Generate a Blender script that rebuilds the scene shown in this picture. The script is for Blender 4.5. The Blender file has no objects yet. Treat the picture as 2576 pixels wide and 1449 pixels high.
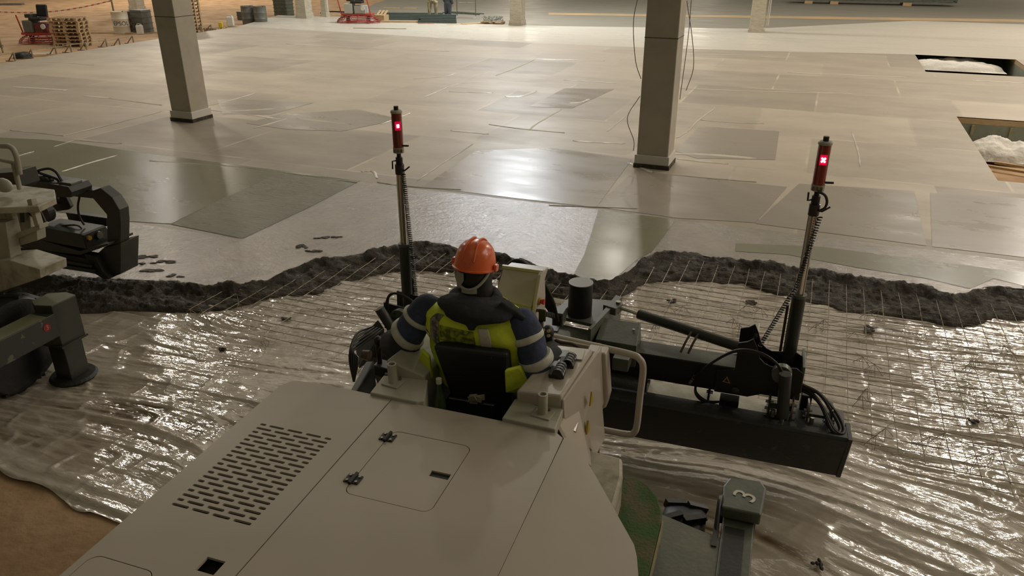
import bpy, math, random
import numpy as np
from mathutils import Vector, Matrix, geometry
R_ = math.radians
random.seed(7); rng = np.random.default_rng(11)
S = bpy.context.scene; COL = S.collection
# ---------------------------------------------------------------- camera, light, exposure
H = 4.0; PITCH = R_(24.485); FPX = 1924.0
cam = bpy.data.cameras.new('camera'); camo = bpy.data.objects.new('camera', cam); COL.objects.link(camo)
camo.location = (0, 0, H); camo.rotation_euler = (R_(90) - PITCH, 0, 0)
cam.sensor_width = 36; cam.lens = FPX / 2576 * 36; cam.clip_end = 500
S.camera = camo
S.view_settings.view_transform = 'Standard'; S.view_settings.look = 'None'
S.view_settings.gamma = 1; S.view_settings.use_curve_mapping = False
S.view_settings.exposure = -0.66
wd = bpy.data.worlds.new('hall_ambient'); S.world = wd; wd.use_nodes = True
wd.node_tree.nodes['Background'].inputs[0].default_value = (1.0, 0.90, 0.60, 1)
wd.node_tree.nodes['Background'].inputs[1].default_value = 0.135
def lamp(x, y, z, e, sx=1.6, sy=0.8, col=(1, .93, .84), aim=None):
    l = bpy.data.lights.new('high_bay_and_fill_light', 'AREA'); l.shape = 'RECTANGLE'; l.size = sx; l.size_y = sy; l.energy = e; l.color = col
    o = bpy.data.objects.new('high_bay_and_fill_light', l); COL.objects.link(o); o.location = (x, y, z)
    if aim: o.rotation_euler = (Vector(aim) - Vector((x, y, z))).to_track_quat('-Z', 'Y').to_euler()
    return o
HB = 11.0
# the two lamps mirrored in the wet strip, then more hall lamps, added fills and glint lights
lamp(0.3, 40.5, HB, 3500, 2.2, 1.0, (.90, .95, 1))
lamp(26, 34, HB, 2200, 2.2, 1.0, (1, .90, .80))
for x, y, e in [(1, 82, 1500), (50, 25, 2600), (45, 62, 2200), (-24, 58, 2800), (-40, 40, 3000), (22, 96, 1500), (68, 50, 2600), (30, 6, 2200), (56, -4, 2200), (14, 20, 900), (-12, 24, 500)]:  # the two strong ones far left are added to brighten the soil
    lamp(x, y, HB, e, 1.6, .8, (1, .87, .72))
lamp(6, 30, 13.0, 2350, 34, 30, (1, .88, .70))  # added soft fill panel for light from ahead, not one fixture
lamp(8, 88, 13.0, 3900, 80, 50, (1, .88, .70))  # added wide fill panel over the far floor, not one fixture
lamp(20, 5, 13.0, 2300, 12, 12, (1, .88, .72))  # added near fill, set right so column fronts stay dark
lamp(1, -3, 13.0, 110, 12, 8, (1, .88, .72))  # added weak fill from behind the camera
for i in range(18):  # small lights added to make glints on the plastic
    gx, gy = (i % 6) * 13 - 26, (i // 6) * 13 + 17
    lamp(gx + (gy - 17) * .38, gy - gx * .38 + 4, HB, 400, .5, .5, (1, .93, .82))

# ---------------------------------------------------------------- survey helpers (floor plan in metres)
AZM = R_(18.8); AZS = R_(21.5)
_cp, _sp = math.cos(PITCH), math.sin(PITCH)
def ray(px, py):
    u = (px - 1288) / FPX; v = (724.5 - py) / FPX
    return Vector((u, _cp + v * _sp, -_sp + v * _cp))
def G(px, py, z=0.0):
    d = ray(px, py); t = (H - z) / -d.z
    return Vector((d.x * t, d.y * t, z))
M0 = G(985, 1005, 1.73)
def W(r, f, z=0.0):
    return Vector((M0.x + r * math.cos(AZM) + f * math.sin(AZM), M0.y - r * math.sin(AZM) + f * math.cos(AZM), z))
def Lc(P):
    x, y = P[0] - M0.x, P[1] - M0.y
    return Vector((x * math.cos(AZM) - y * math.sin(AZM), x * math.sin(AZM) + y * math.cos(AZM), P[2]))
def GL(px, py, z): return Lc(G(px, py, z))
sa, ca = math.sin(AZM), math.cos(AZM)
def vp(P, f):   # points seen on the vertical plane f of the machine, as (r, f, z)
    out = []
    for x, y in P:
        d = ray(x, y); F = Vector((sa, ca, 0)); t = (f + M0.dot(F)) / d.dot(F); q = Lc(Vector((0, 0, H)) + d * t); out.append((q.x, f, q.z))
    return out

# ---------------------------------------------------------------- object helpers
def tag(o, label=None, cat=None, group=None, kind=None):
    if label: o['label'] = label
    if cat: o['category'] = cat
    if group: o['group'] = group
    if kind: o['kind'] = kind
    return o
def thing(name, label, cat, loc=(0, 0, 0), rz=0.0, group=None):
    o = bpy.data.objects.new(name, None); COL.objects.link(o); o.empty_display_size = .1
    o.location = loc; o.rotation_euler = (0, 0, rz)
    return tag(o, label, cat, group)
def copy_tree(o, parent=None):
    c = o.copy(); COL.objects.link(c)
    if parent is not None: c.parent = parent
    for ch in list(o.children): copy_tree(ch, c)
    return c
class MB:
    def __init__(s): s.v = []; s.f = []
    def add(s, vs, fs):
        n = len(s.v); s.v += [tuple(p) for p in vs]; s.f += [tuple(i + n for i in q) for q in fs]; return s
    def prism(s, a, b, cap=True):
        n = len(a); fs = [(i, (i + 1) % n, (i + 1) % n + n, i + n) for i in range(n)]
        if cap: fs += [tuple(range(n))[::-1], tuple(range(n, 2 * n))]
        return s.add(list(a) + list(b), fs)
    def box(s, x0, x1, y0, y1, z0, z1):
        a = [(x0, y0, z0), (x1, y0, z0), (x1, y1, z0), (x0, y1, z0)]
        return s.prism(a, [(p[0], p[1], z1) for p in a])
    def obox(s, c, sx, sy, sz, M=None):
        M = M or Matrix.Identity(3); c = Vector(c)
        P = [c + M @ Vector((i * sx / 2, j * sy / 2, k * sz / 2)) for k in (-1, 1) for i, j in ((-1, -1), (1, -1), (1, 1), (-1, 1))]
        return s.prism(P[:4], P[4:])
    def beam(s, a, b, w, h):
        a = Vector(a); b = Vector(b); d = (b - a); M = frame(d)
        return s.obox((a + b) / 2, w, h, d.length, M)
    def cyl(s, a, b, r0, r1=None, n=16, cap=True):
        if r1 is None: r1 = r0
        a = Vector(a); b = Vector(b); M = frame(b - a); A = []; B = []
        for i in range(n):
            t = 2 * math.pi * i / n; e = M @ Vector((math.cos(t), math.sin(t), 0)); A.append(a + e * r0); B.append(b + e * r1)
        return s.prism(A, B, cap)
    def tube(s, pts, r, n=8, closed=False):
        P = [Vector(p) for p in pts]; m = len(P); rings = []
        rr = r if hasattr(r, '__len__') else [r] * m
        T = [((P[(i + 1) % m] if closed or i < m - 1 else P[i]) - (P[i - 1] if closed or i > 0 else P[i])).normalized() for i in range(m)]
        up = Vector((0, 0, 1)) if abs(T[0].z) < .9 else Vector((1, 0, 0)); vs = []
        u = T[0].cross(up).normalized()
        for i in range(m):
            u = (u - T[i] * u.dot(T[i])); u = u.normalized() if u.length > 1e-6 else T[i].orthogonal().normalized(); w = T[i].cross(u)
            for k in range(n):
                t = 2 * math.pi * k / n; vs.append(P[i] + (u * math.cos(t) + w * math.sin(t)) * rr[i])
        fs = []
        for i in range(m if closed else m - 1):
            j = (i + 1) % m
            for k in range(n): fs.append((i * n + k, i * n + (k + 1) % n, j * n + (k + 1) % n, j * n + k))
        if not closed: fs += [tuple(range(n))[::-1], tuple((m - 1) * n + k for k in range(n))]
        return s.add(vs, fs)
    def lathe(s, prof, c=(0, 0, 0), n=24, M=None, sy=1.0):
        c = Vector(c); M = M or Matrix.Identity(3); vs = []; m = len(prof)
        for r, z in prof:
            for k in range(n):
                t = 2 * math.pi * k / n; vs.append(c + M @ Vector((r * math.cos(t), r * sy * math.sin(t), z)))
        fs = [(i * n + k, i * n + (k + 1) % n, (i + 1) * n + (k + 1) % n, (i + 1) * n + k) for i in range(m - 1) for k in range(n)]
        fs += [tuple(range(n))[::-1], tuple((m - 1) * n + k for k in range(n))]
        return s.add(vs, fs)
    def ell(s, c, rx, ry, rz, nu=20, nv=12, M=None):
        prof = [(max(1e-4, math.sin(math.pi * i / nv)), -math.cos(math.pi * i / nv)) for i in range(nv + 1)]
        c = Vector(c); M = M or Matrix.Identity(3); t = MB().lathe(prof, n=nu)
        return s.add([c + M @ Vector((p[0] * rx, p[1] * ry, p[2] * rz)) for p in t.v], t.f)
    def build(s, name, mat, parent=None, bevel=0, smooth=False, seg=2, kind=None, label=None, solid=0):
        me = bpy.data.meshes.new(name); me.from_pydata(s.v, [], s.f); me.update()
        return mkobj(name, me, mat, parent, bevel, smooth, seg, kind, label, solid)
def mkobj(name, me, mat, parent=None, bevel=0, smooth=False, seg=2, kind=None, label=None, solid=0):
    if mat: me.materials.append(mat)
    o = bpy.data.objects.new(name, me); COL.objects.link(o)
    if parent is not None: o.parent = parent
    if smooth:
        me.polygons.foreach_set('use_smooth', [True] * len(me.polygons))
        m = o.modifiers.new('wn', 'EDGE_SPLIT'); m.split_angle = R_(38)
    if solid:
        m = o.modifiers.new('so', 'SOLIDIFY'); m.thickness = solid; m.offset = -1
    if bevel:
        m = o.modifiers.new('bv', 'BEVEL'); m.width = bevel; m.segments = seg; m.limit_method = 'ANGLE'; m.angle_limit = R_(40)
    return tag(o, label, kind=kind)
def frame(d):
    d = Vector(d).normalized(); up = Vector((0, 0, 1)) if abs(d.z) < .95 else Vector((0, 1, 0))
    x = up.cross(d).normalized(); y = d.cross(x)
    return Matrix((x, y, d)).transposed()
def curve_pts(P, n=24):
    P = [Vector(p) for p in P]; out = []
    Q = [P[0] * 2 - P[1]] + P + [P[-1] * 2 - P[-2]]
    k = max(2, n // (len(P) - 1))
    for i in range(1, len(Q) - 2):
        for j in range(k):
            t = j / k; a, b, c, d = Q[i - 1:i + 3]
            out.append(.5 * ((2 * b) + (c - a) * t + (2 * a - 5 * b + 4 * c - d) * t * t + (3 * b - a - 3 * c + d) * t ** 3))
    return out + [P[-1]]
def text_mesh(body, size, ext=.002):
    cu = bpy.data.curves.new('t', 'FONT'); cu.body = body; cu.size = size; cu.extrude = ext; cu.align_x = 'CENTER'; cu.align_y = 'CENTER'
    o = bpy.data.objects.new('t', cu); COL.objects.link(o)
    dg = bpy.context.evaluated_depsgraph_get(); me = bpy.data.meshes.new_from_object(o.evaluated_get(dg))
    bpy.data.objects.remove(o); return me
# ---------------------------------------------------------------- materials
def mat(name, col, rough=.5, metal=0.0, c2=None, ns=5.0, lo=.4, hi=.65, bump=0, bs=40, bdist=.01, spec=.5, coat=0, stretch=(1, 1, 1), rot=0, detail=5, alpha=1, emit=None, estr=0, r2=None):
    m = bpy.data.materials.new(name); m.use_nodes = True; nt = m.node_tree; N = nt.nodes; K = nt.links
    b = N['Principled BSDF']; b.inputs['Base Color'].default_value = (*col, 1); b.inputs['Roughness'].default_value = rough
    b.inputs['Metallic'].default_value = metal; b.inputs['Specular IOR Level'].default_value = spec; b.inputs['Coat Weight'].default_value = coat
    b.inputs['Coat Roughness'].default_value = .08; b.inputs['Alpha'].default_value = alpha
    if emit: b.inputs['Emission Color'].default_value = (*emit, 1); b.inputs['Emission Strength'].default_value = estr
    if c2 or bump or r2 is not None:
        tc = N.new('ShaderNodeTexCoord'); mp = N.new('ShaderNodeMapping'); mp.inputs['Scale'].default_value = stretch; mp.inputs['Rotation'].default_value = (0, 0, rot)
        K.new(tc.outputs['Object'], mp.inputs[0])
        n = N.new('ShaderNodeTexNoise'); n.inputs['Scale'].default_value = ns; n.inputs['Detail'].default_value = detail; n.inputs['Roughness'].default_value = .6
        K.new(mp.outputs[0], n.inputs['Vector'])
        mr = N.new('ShaderNodeMapRange'); mr.inputs['From Min'].default_value = lo; mr.inputs['From Max'].default_value = hi; K.new(n.outputs['Fac'], mr.inputs['Value'])
        if c2:
            mx = N.new('ShaderNodeMix'); mx.data_type = 'RGBA'; mx.inputs[6].default_value = (*col, 1); mx.inputs[7].default_value = (*c2, 1)
            K.new(mr.outputs[0], mx.inputs[0]); K.new(mx.outputs[2], b.inputs['Base Color'])
        if r2 is not None:
            m2 = N.new('ShaderNodeMapRange'); m2.inputs['To Min'].default_value = rough; m2.inputs['To Max'].default_value = r2
            K.new(mr.outputs[0], m2.inputs['Value']); K.new(m2.outputs[0], b.inputs['Roughness'])
        if bump:
            n2 = N.new('ShaderNodeTexNoise'); n2.inputs['Scale'].default_value = bs; n2.inputs['Detail'].default_value = 6; K.new(mp.outputs[0], n2.inputs['Vector'])
            bp = N.new('ShaderNodeBump'); bp.inputs['Strength'].default_value = bump; bp.inputs['Distance'].default_value = bdist
            K.new(n2.outputs['Fac'], bp.inputs['Height']); K.new(bp.outputs[0], b.inputs['Normal'])
    return m
WHITE = mat('cream_paint', (.44, .385, .315), .30, c2=(.41, .36, .295), ns=1.2, coat=.25)
WHITE2 = mat('cream_paint_dusty', (.42, .40, .32), .5, c2=(.26, .245, .17), ns=3, lo=.45, hi=.8)
MUDDY = mat('cream_paint_muddy', (.45, .42, .33), .5, c2=(.20, .17, .10), ns=5, lo=.42, hi=.66)
GREY = mat('grey_green_steel', (.105, .115, .085), .38, c2=(.07, .078, .058), ns=6, bump=.1)
DARK = mat('charcoal_paint', (.026, .028, .022), .42, c2=(.042, .042, .030), ns=4)
BLACK = mat('black_plastic', (.010, .010, .009), .5)
BLACKG = mat('black_gloss', (.012, .012, .011), .22, coat=.4)
MUDBLK = mat('black_steel_with_dried_concrete', (.013, .014, .010), .55, c2=(.09, .085, .055), ns=7, lo=.60, hi=.8, bump=.2)
RUB = mat('hose_rubber', (.014, .012, .010), .35, bump=.2, bs=200)
CHROME = mat('chromed_steel', (.85, .82, .76), .22, 1)
STEEL = mat('bare_steel', (.30, .28, .24), .35, 1, bump=.1)
WIRE = mat('mesh_wire', (.34, .29, .21), .45, .3, c2=(.13, .10, .07), ns=20)
RED = mat('red_paint', (.38, .035, .025), .4, c2=(.28, .06, .04), ns=8)
REDGLASS = mat('red_lens', (.22, .004, .008), .12, c2=(.10, .002, .004), ns=18, stretch=(1, 1, .1), coat=1)
LED = mat('lit_led', (1, .3, .4), .5, emit=(1, .25, .42), estr=14)
LEDC = mat('lit_led_core', (1, .8, .85), .5, emit=(1, .75, .85), estr=30)
REDGLOW = mat('lens_lit_by_led', (.5, .0, .02), .3, emit=(1, 0, .06), estr=.7)
YEL = mat('yellow_sticker', (.40, .27, .03), .5)
ORANGE = mat('helmet_orange', (.74, .135, .035), .28, c2=(.56, .11, .045), ns=14, lo=.55, hi=.75, coat=.3)
NAVY = mat('navy_workwear', (.048, .064, .125), .85, c2=(.030, .038, .065), ns=9, bump=.5, bs=30, bdist=.012)
NAVYD = mat('charcoal_workwear', (.020, .021, .024), .9, c2=(.028, .028, .028), ns=9, bump=.4, bs=30, bdist=.01)
HIVIS = mat('hi_vis_yellow', (.66, .76, .045), .7, c2=(.50, .58, .035), ns=7, lo=.5, hi=.75, bump=.5, bs=18, bdist=.01)
HIVISD = mat('hi_vis_soiled', (.10, .12, .02), .8, c2=(.36, .44, .025), ns=26, lo=.42, hi=.6)
REFL = mat('reflective_tape', (.56, .54, .46), .5, c2=(.46, .44, .37), ns=20)
REFLD = mat('reflective_tape_dirty', (.30, .285, .235), .6, c2=(.06, .055, .045), ns=22, lo=.45, hi=.6)
SKIN = mat('skin', (.34, .19, .13), .55)
GLOVE = mat('black_glove', (.012, .010, .009), .7, bump=.3, bs=60)
WOOD = mat('raw_timber', (.46, .32, .17), .7, c2=(.33, .22, .11), ns=6, stretch=(1, 12, 12), bump=.2)
WOODG = mat('weathered_timber', (.30, .25, .14), .75, c2=(.2, .17, .09), ns=6, bump=.2)
SOIL = mat('sandy_soil', (.44, .285, .155), .9, c2=(.30, .18, .09), ns=1.2, bump=.6, bs=9, bdist=.03)
GLASSG = mat('green_bottle_glass', (.05, .085, .03), .08, coat=1)
PAPER = mat('bottle_label', (.5, .48, .42), .6, c2=(.25, .25, .22), ns=30, lo=.55, hi=.6)
WHITEP = mat('white_plastic', (.60, .58, .52), .4)
FLUFF = mat('white_foam_scraps', (.62, .59, .53), .8, bump=.8, bs=12, bdist=.03)
DGREY = mat('dark_grey_drum', (.13, .13, .11), .45, c2=(.10, .10, .085), ns=5)
CREAM = mat('cream_drum', (.56, .50, .37), .5)
TREAD = mat('tyre_green_mud', (.040, .085, .018), .85, c2=(.11, .085, .04), ns=5, lo=.45, hi=.62, bump=.6, bs=60, bdist=.01)
TYRE = mat('tyre_rubber', (.012, .012, .011), .45, bump=.2)
COLM = mat('column_concrete', (.45, .405, .33), .7, c2=(.37, .34, .27), ns=1.6, bump=.15, bs=12)
WRAP = mat('film_wrap', (.50, .45, .35), .22, c2=(.40, .36, .27), ns=5, bump=.8, bs=7, bdist=.04, stretch=(1, 1, 4), coat=.5)
RIDGE = mat('laitance_ridge', (.50, .455, .375), .35, bump=.4, bs=12)

def concrete(name, base, tone, rough, r2, bumpS, bscale, bdist, bricks=False, stretch=(.55, 1.8, 1), ns=1.1, coat=0):
    m = bpy.data.materials.new(name); m.use_nodes = True; nt = m.node_tree; N = nt.nodes; K = nt.links
    b = N['Principled BSDF']; tc = N.new('ShaderNodeTexCoord'); mp = N.new('ShaderNodeMapping')
    mp.inputs['Rotation'].default_value = (0, 0, AZS); K.new(tc.outputs['Object'], mp.inputs[0])
    st = N.new('ShaderNodeMapping'); st.inputs['Scale'].default_value = stretch; K.new(mp.outputs[0], st.inputs[0])
    n = N.new('ShaderNodeTexNoise'); n.inputs['Scale'].default_value = ns; n.inputs['Detail'].default_value = 7; n.inputs['Roughness'].default_value = .62; K.new(st.outputs[0], n.inputs['Vector'])
    mr = N.new('ShaderNodeMapRange'); mr.inputs['From Min'].default_value = .35; mr.inputs['From Max'].default_value = .68; K.new(n.outputs['Fac'], mr.inputs['Value'])
    mx = N.new('ShaderNodeMix'); mx.data_type = 'RGBA'; mx.inputs[6].default_value = (*base, 1); mx.inputs[7].default_value = (*tone, 1); K.new(mr.outputs[0], mx.inputs[0])
    out = mx.outputs[2]; rfac = mr.outputs[0]
    if bricks:
        wv = N.new('ShaderNodeTexNoise'); wv.inputs['Scale'].default_value = .35; K.new(mp.outputs[0], wv.inputs['Vector'])
        ad = N.new('ShaderNodeMix'); ad.data_type = 'VECTOR'; ad.inputs[0].default_value = .06; K.new(mp.outputs[0], ad.inputs[4]); K.new(wv.outputs['Color'], ad.inputs[5])
        br = N.new('ShaderNodeTexBrick'); K.new(mp.outputs[0], br.inputs['Vector']); br.offset = .37; br.squash = 1
        br.inputs['Scale'].default_value = 1; br.inputs['Brick Width'].default_value = 3.3; br.inputs['Row Height'].default_value = 2.9
        br.inputs['Mortar Size'].default_value = .035; br.inputs['Mortar Smooth'].default_value = .6; br.inputs['Bias'].default_value = 0
        br.inputs['Color1'].default_value = (.0, .0, .0, 1); br.inputs['Color2'].default_value = (1, 1, 1, 1); br.inputs['Mortar'].default_value = (.5, .5, .5, 1)
        m2 = N.new('ShaderNodeMapRange'); m2.inputs['To Min'].default_value = .74; m2.inputs['To Max'].default_value = 1.14; K.new(br.outputs['Color'], m2.inputs['Value'])
        sc = N.new('ShaderNodeVectorMath'); sc.operation = 'SCALE'; K.new(out, sc.inputs[0]); K.new(m2.outputs[0], sc.inputs['Scale'])
        m3 = N.new('ShaderNodeMix'); m3.data_type = 'RGBA'; K.new(sc.outputs[0], m3.inputs[6]); m3.inputs[7].default_value = (base[0] * 1.35, base[1] * 1.35, base[2] * 1.3, 1)
        fm = N.new('ShaderNodeMath'); fm.operation = 'MULTIPLY'; K.new(br.outputs['Fac'], fm.inputs[0]); nb = N.new('ShaderNodeTexNoise'); nb.inputs['Scale'].default_value = .8; K.new(mp.outputs[0], nb.inputs['Vector'])
        mb = N.new('ShaderNodeMapRange'); mb.inputs['From Min'].default_value = .45; mb.inputs['From Max'].default_value = .6; mb.inputs['To Max'].default_value = .7; K.new(nb.outputs['Fac'], mb.inputs['Value']); K.new(mb.outputs[0], fm.inputs[1])
        K.new(fm.outputs[0], m3.inputs[0]); out = m3.outputs[2]
    K.new(out, b.inputs['Base Color'])
    rr = N.new('ShaderNodeMapRange'); rr.inputs['To Min'].default_value = rough; rr.inputs['To Max'].default_value = r2; K.new(rfac, rr.inputs['Value']); K.new(rr.outputs[0], b.inputs['Roughness'])
    n2 = N.new('ShaderNodeTexNoise'); n2.inputs['Scale'].default_value = bscale; n2.inputs['Detail'].default_value = 8; n2.inputs['Roughness'].default_value = .65; K.new(st.outputs[0], n2.inputs['Vector'])
    bp = N.new('ShaderNodeBump'); bp.inputs['Strength'].default_value = bumpS; bp.inputs['Distance'].default_value = bdist; K.new(n2.outputs['Fac'], bp.inputs['Height']); K.new(bp.outputs[0], b.inputs['Normal'])
    b.inputs['Coat Weight'].default_value = coat; b.inputs['Coat Roughness'].default_value = .14; K.new(bp.outputs[0], b.inputs['Coat Normal'])
    return m
C_SLAB = concrete('trowelled_concrete', (.39, .335, .255), (.305, .255, .195), .42, .56, .25, 1.5, .01, bricks=True, stretch=(.6, 1.1, 1), ns=.8)
C_OLD = concrete('older_pale_concrete', (.60, .555, .46), (.40, .36, .29), .22, .5, .5, 3, .01, stretch=(.3, 2.2, 1), ns=.9)
C_RAW = concrete('wet_raw_concrete', (.30, .265, .22), (.22, .195, .155), .18, .30, .8, 10, .014, stretch=(1, 1, 1), ns=2, coat=.6)
C_SMO = concrete('wet_screeded_concrete', (.205, .195, .125), (.17, .16, .105), .22, .3, .1, 3, .004, ns=.7)
C_BRU = concrete('wet_brushed_concrete', (.225, .21, .145), (.165, .155, .10), .25, .4, .9, 5, .02, stretch=(.8, 7, 1), ns=2.5)
C_DARKP = concrete('damp_panel_concrete', (.29, .25, .20), (.26, .225, .18), .25, .4, .2, 2, .006)
C_FAR = concrete('hall_floor_concrete', (.24, .215, .165), (.20, .18, .14), .4, .55, .2, 2, .01)
C_MOUND = concrete('fresh_concrete_heap', (.080, .066, .042), (.034, .027, .017), .38, .75, 1, 22, .06, stretch=(1, 1, 1), ns=9)

# ---------------------------------------------------------------- noise for numpy height fields
def vnoise(x, y, seed=0):
    xi = np.floor(x).astype(np.int64); yi = np.floor(y).astype(np.int64); fx = x - xi; fy = y - yi
    fx = fx * fx * (3 - 2 * fx); fy = fy * fy * (3 - 2 * fy)
    def h(a, b):
        n = (a * 374761393 + b * 668265263 + seed * 1442695041) & 0x7fffffff
        n = ((n ^ (n >> 13)) * 1274126177) & 0x7fffffff
        return ((n ^ (n >> 16)) & 0xffff) / 65535.0
    return (h(xi, yi) * (1 - fx) + h(xi + 1, yi) * fx) * (1 - fy) + (h(xi, yi + 1) * (1 - fx) + h(xi + 1, yi + 1) * fx) * fy
def fbm(x, y, o=4, seed=0, g=.5):
    s = 0; a = 1; t = 0
    for i in range(o): s = s + a * vnoise(x * 2 ** i, y * 2 ** i, seed + i * 17); t += a; a *= g
    return s / t
def ridged(x, y, seed=0): return 1 - np.abs(2 * vnoise(x, y, seed) - 1)
def in_poly(x, y, poly):
    c = False; n = len(poly)
    for i in range(n):
        x1, y1 = poly[i][0], poly[i][1]; x2, y2 = poly[(i + 1) % n][0], poly[(i + 1) % n][1]
        if (y1 > y) != (y2 > y) and x < (x2 - x1) * (y - y1) / (y2 - y1) + x1: c = not c
    return c
def cut_sheet(outer, holes, z):
    vs = [Vector((p[0], p[1])) for p in outer]; es = [(i, (i + 1) % len(outer)) for i in range(len(outer))]
    for h in holes:
        n = len(vs); vs += [Vector((p[0], p[1])) for p in h]; es += [(n + i, n + (i + 1) % len(h)) for i in range(len(h))]
    r = geometry.delaunay_2d_cdt(vs, es, [], 1, 1e-6)
    V, F = r[0], r[2]; fs = []
    for t in F:
        cx = sum(V[i].x for i in t) / len(t); cy = sum(V[i].y for i in t) / len(t)
        if in_poly(cx, cy, outer) and not any(in_poly(cx, cy, h) for h in holes): fs.append(tuple(t))
    mb = MB(); mb.v = [(v.x, v.y, z) for v in V]; mb.f = fs
    # make all normals up
    mb.f = [f if (Vector(mb.v[f[1]]) - Vector(mb.v[f[0]])).cross(Vector(mb.v[f[2]]) - Vector(mb.v[f[0]])).z > 0 else f[::-1] for f in mb.f]
    return mb
def px(P, z): return [G(a, b, z) for a, b in P]

# ================================================================ SETTING
ZS = .15
PIT1 = px([(2298, 120), (2524, 131), (2700, 215), (2700, 190), (2576, 186), (2320, 180)], ZS)
p1 = Lc(G(2298, 120, ZS)); p1b = Lc(G(2318, 178, ZS)); p1c = Lc(G(2524, 131, ZS))
def rectL(r0, r1, f0, f1): return [W(r0, f0), W(r1, f0), W(r1, f1), W(r0, f1)]
DS = AZS - AZM
def slabframe(P):   # slab grid axes: u along the rows, v away from camera
    return Vector((P[0] * math.cos(AZS) - P[1] * math.sin(AZS), P[0] * math.sin(AZS) + P[1] * math.cos(AZS), P[2]))
def fromslab(u, v, z=0): return Vector((u * math.cos(AZS) + v * math.sin(AZS), -u * math.sin(AZS) + v * math.cos(AZS), z))
a = slabframe(G(2298, 120, ZS)); b_ = slabframe(G(2320, 180, ZS)); c_ = slabframe(G(2528, 131, ZS))
U0, V1, V0 = (a.x + b_.x) / 2, a.y, b_.y; U1 = c_.x
P1 = [fromslab(U0, V0), fromslab(U1, V0), fromslab(U1, V1), fromslab(U0, V1)]
a = slabframe(G(2403, 293, ZS)); b_ = slabframe(G(2515, 455, ZS))
u0, v1, v0 = (a.x + b_.x) / 2, a.y, b_.y; u1 = u0 + (U1 - U0) * .9
P2 = [fromslab(u0, v0), fromslab(u1, v0), fromslab(u1, v1), fromslab(u0, v1)]
TOPE = [(290, 702), (400, 707), (520, 720), (600, 720), (680, 706), (720, 682), (800, 657), (900, 640), (1000, 618), (1060, 612), (1150, 625), (1250, 640), (1330, 665), (1390, 690), (1450, 702), (1500, 716), (1540, 710), (1585, 680), (1620, 650), (1680, 634), (1760, 642), (1850, 660), (1950, 666), (2050, 680), (2150, 700), (2250, 710), (2340, 728), (2400, 745), (2440, 737), (2500, 722), (2576, 727)]
BOTE = [(200, 795), (330, 783), (470, 798), (560, 790), (640, 768), (700, 752), (800, 742), (870, 722), (960, 692), (1050, 683), (1140, 690), (1250, 705), (1340, 735), (1400, 752), (1445, 770), (1510, 766), (1560, 752), (1595, 735), (1625, 716), (1690, 711), (1760, 712), (1800, 718), (1870, 722), (1960, 750), (2040, 765), (2120, 785), (2200, 793), (2290, 806), (2330, 815), (2400, 827), (2470, 822), (2497, 806), (2576, 811)]
top = [W(-24, 3.0, ZS), W(-9, 3.1, ZS), W(-7, 3.2, ZS)] + px(TOPE, ZS) + [W(6.2, 7.1, ZS), W(8, 6.9, ZS), W(12, 7.2, ZS), W(26, 8, ZS)]
bot = [W(-24, 2.3), W(-9, 2.5), W(-7.2, 2.7)] + [G(20, 742), G(110, 775)] + px(BOTE, 0) + [W(6.3, 6.4), W(8, 6.2), W(12, 6.6), W(26, 7.3)]
lcorner = G(600, 66, ZS); lfar = G(0, 160, ZS)
slab_outer = top + [fromslab(*(slabframe(W(60, 8, ZS)).xy)), ] 
far_line_R = fromslab(70, slabframe(G(1600, 120, ZS)).y)
FL = [G(600, 66, ZS), G(900, 83, ZS), G(1200, 101, ZS), G(1600, 119, ZS), G(2000, 130, ZS), G(2300, 137, ZS)]
slab_outer = top + [W(60, 9), W(60, 25)] + FL[::-1] + [lfar, W(-24, 10)]
soil_outer = [(-90, -12), (90, -12), (90, 160), (-90, 160)]
cut_sheet(soil_outer, [P1, P2], 0.0).build('floor', SOIL, kind='structure')
cut_sheet(slab_outer, [P1, P2], ZS).build('floor', C_SLAB, kind='structure')
# outer edge faces of the slab on the soil side
e = MB(); q = [lcorner, lfar, W(-24, 10)]
for i in range(2):
    A, B = q[i], q[i + 1]; e.add([A, B, (B.x, B.y, 0), (A.x, A.y, 0)], [(0, 1, 2, 3)])
e.build('trim_1', C_SLAB, kind='structure')
old = [FL[0]] + FL[1:] + [W(60, 25), W(150, 60)] + [G(2560, -20, ZS), G(1900, 60, ZS), G(1400, 62, ZS), G(1250, 58, ZS), G(1180, 66, ZS), G(930, 62, ZS), G(700, 50, ZS)]
old = [FL[i] for i in range(6)] + [W(60, 25), fromslab(60, 46), G(2300, 52, ZS), G(1900, 72, ZS), G(1420, 66, ZS), G(1000, 55, ZS), G(860, 42, ZS), G(700, 38, ZS)]
cut_sheet(old, [], ZS - .002).build('floor', C_OLD, kind='structure')
cut_sheet([G(860, 48), G(1000, 64), G(1420, 76), G(1900, 84), G(2300, 70), fromslab(60, 40), fromslab(120, 40), fromslab(120, 150), (-10, 150), G(980, 0)], [P1], .12).build('floor', C_FAR, kind='structure')
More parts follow.
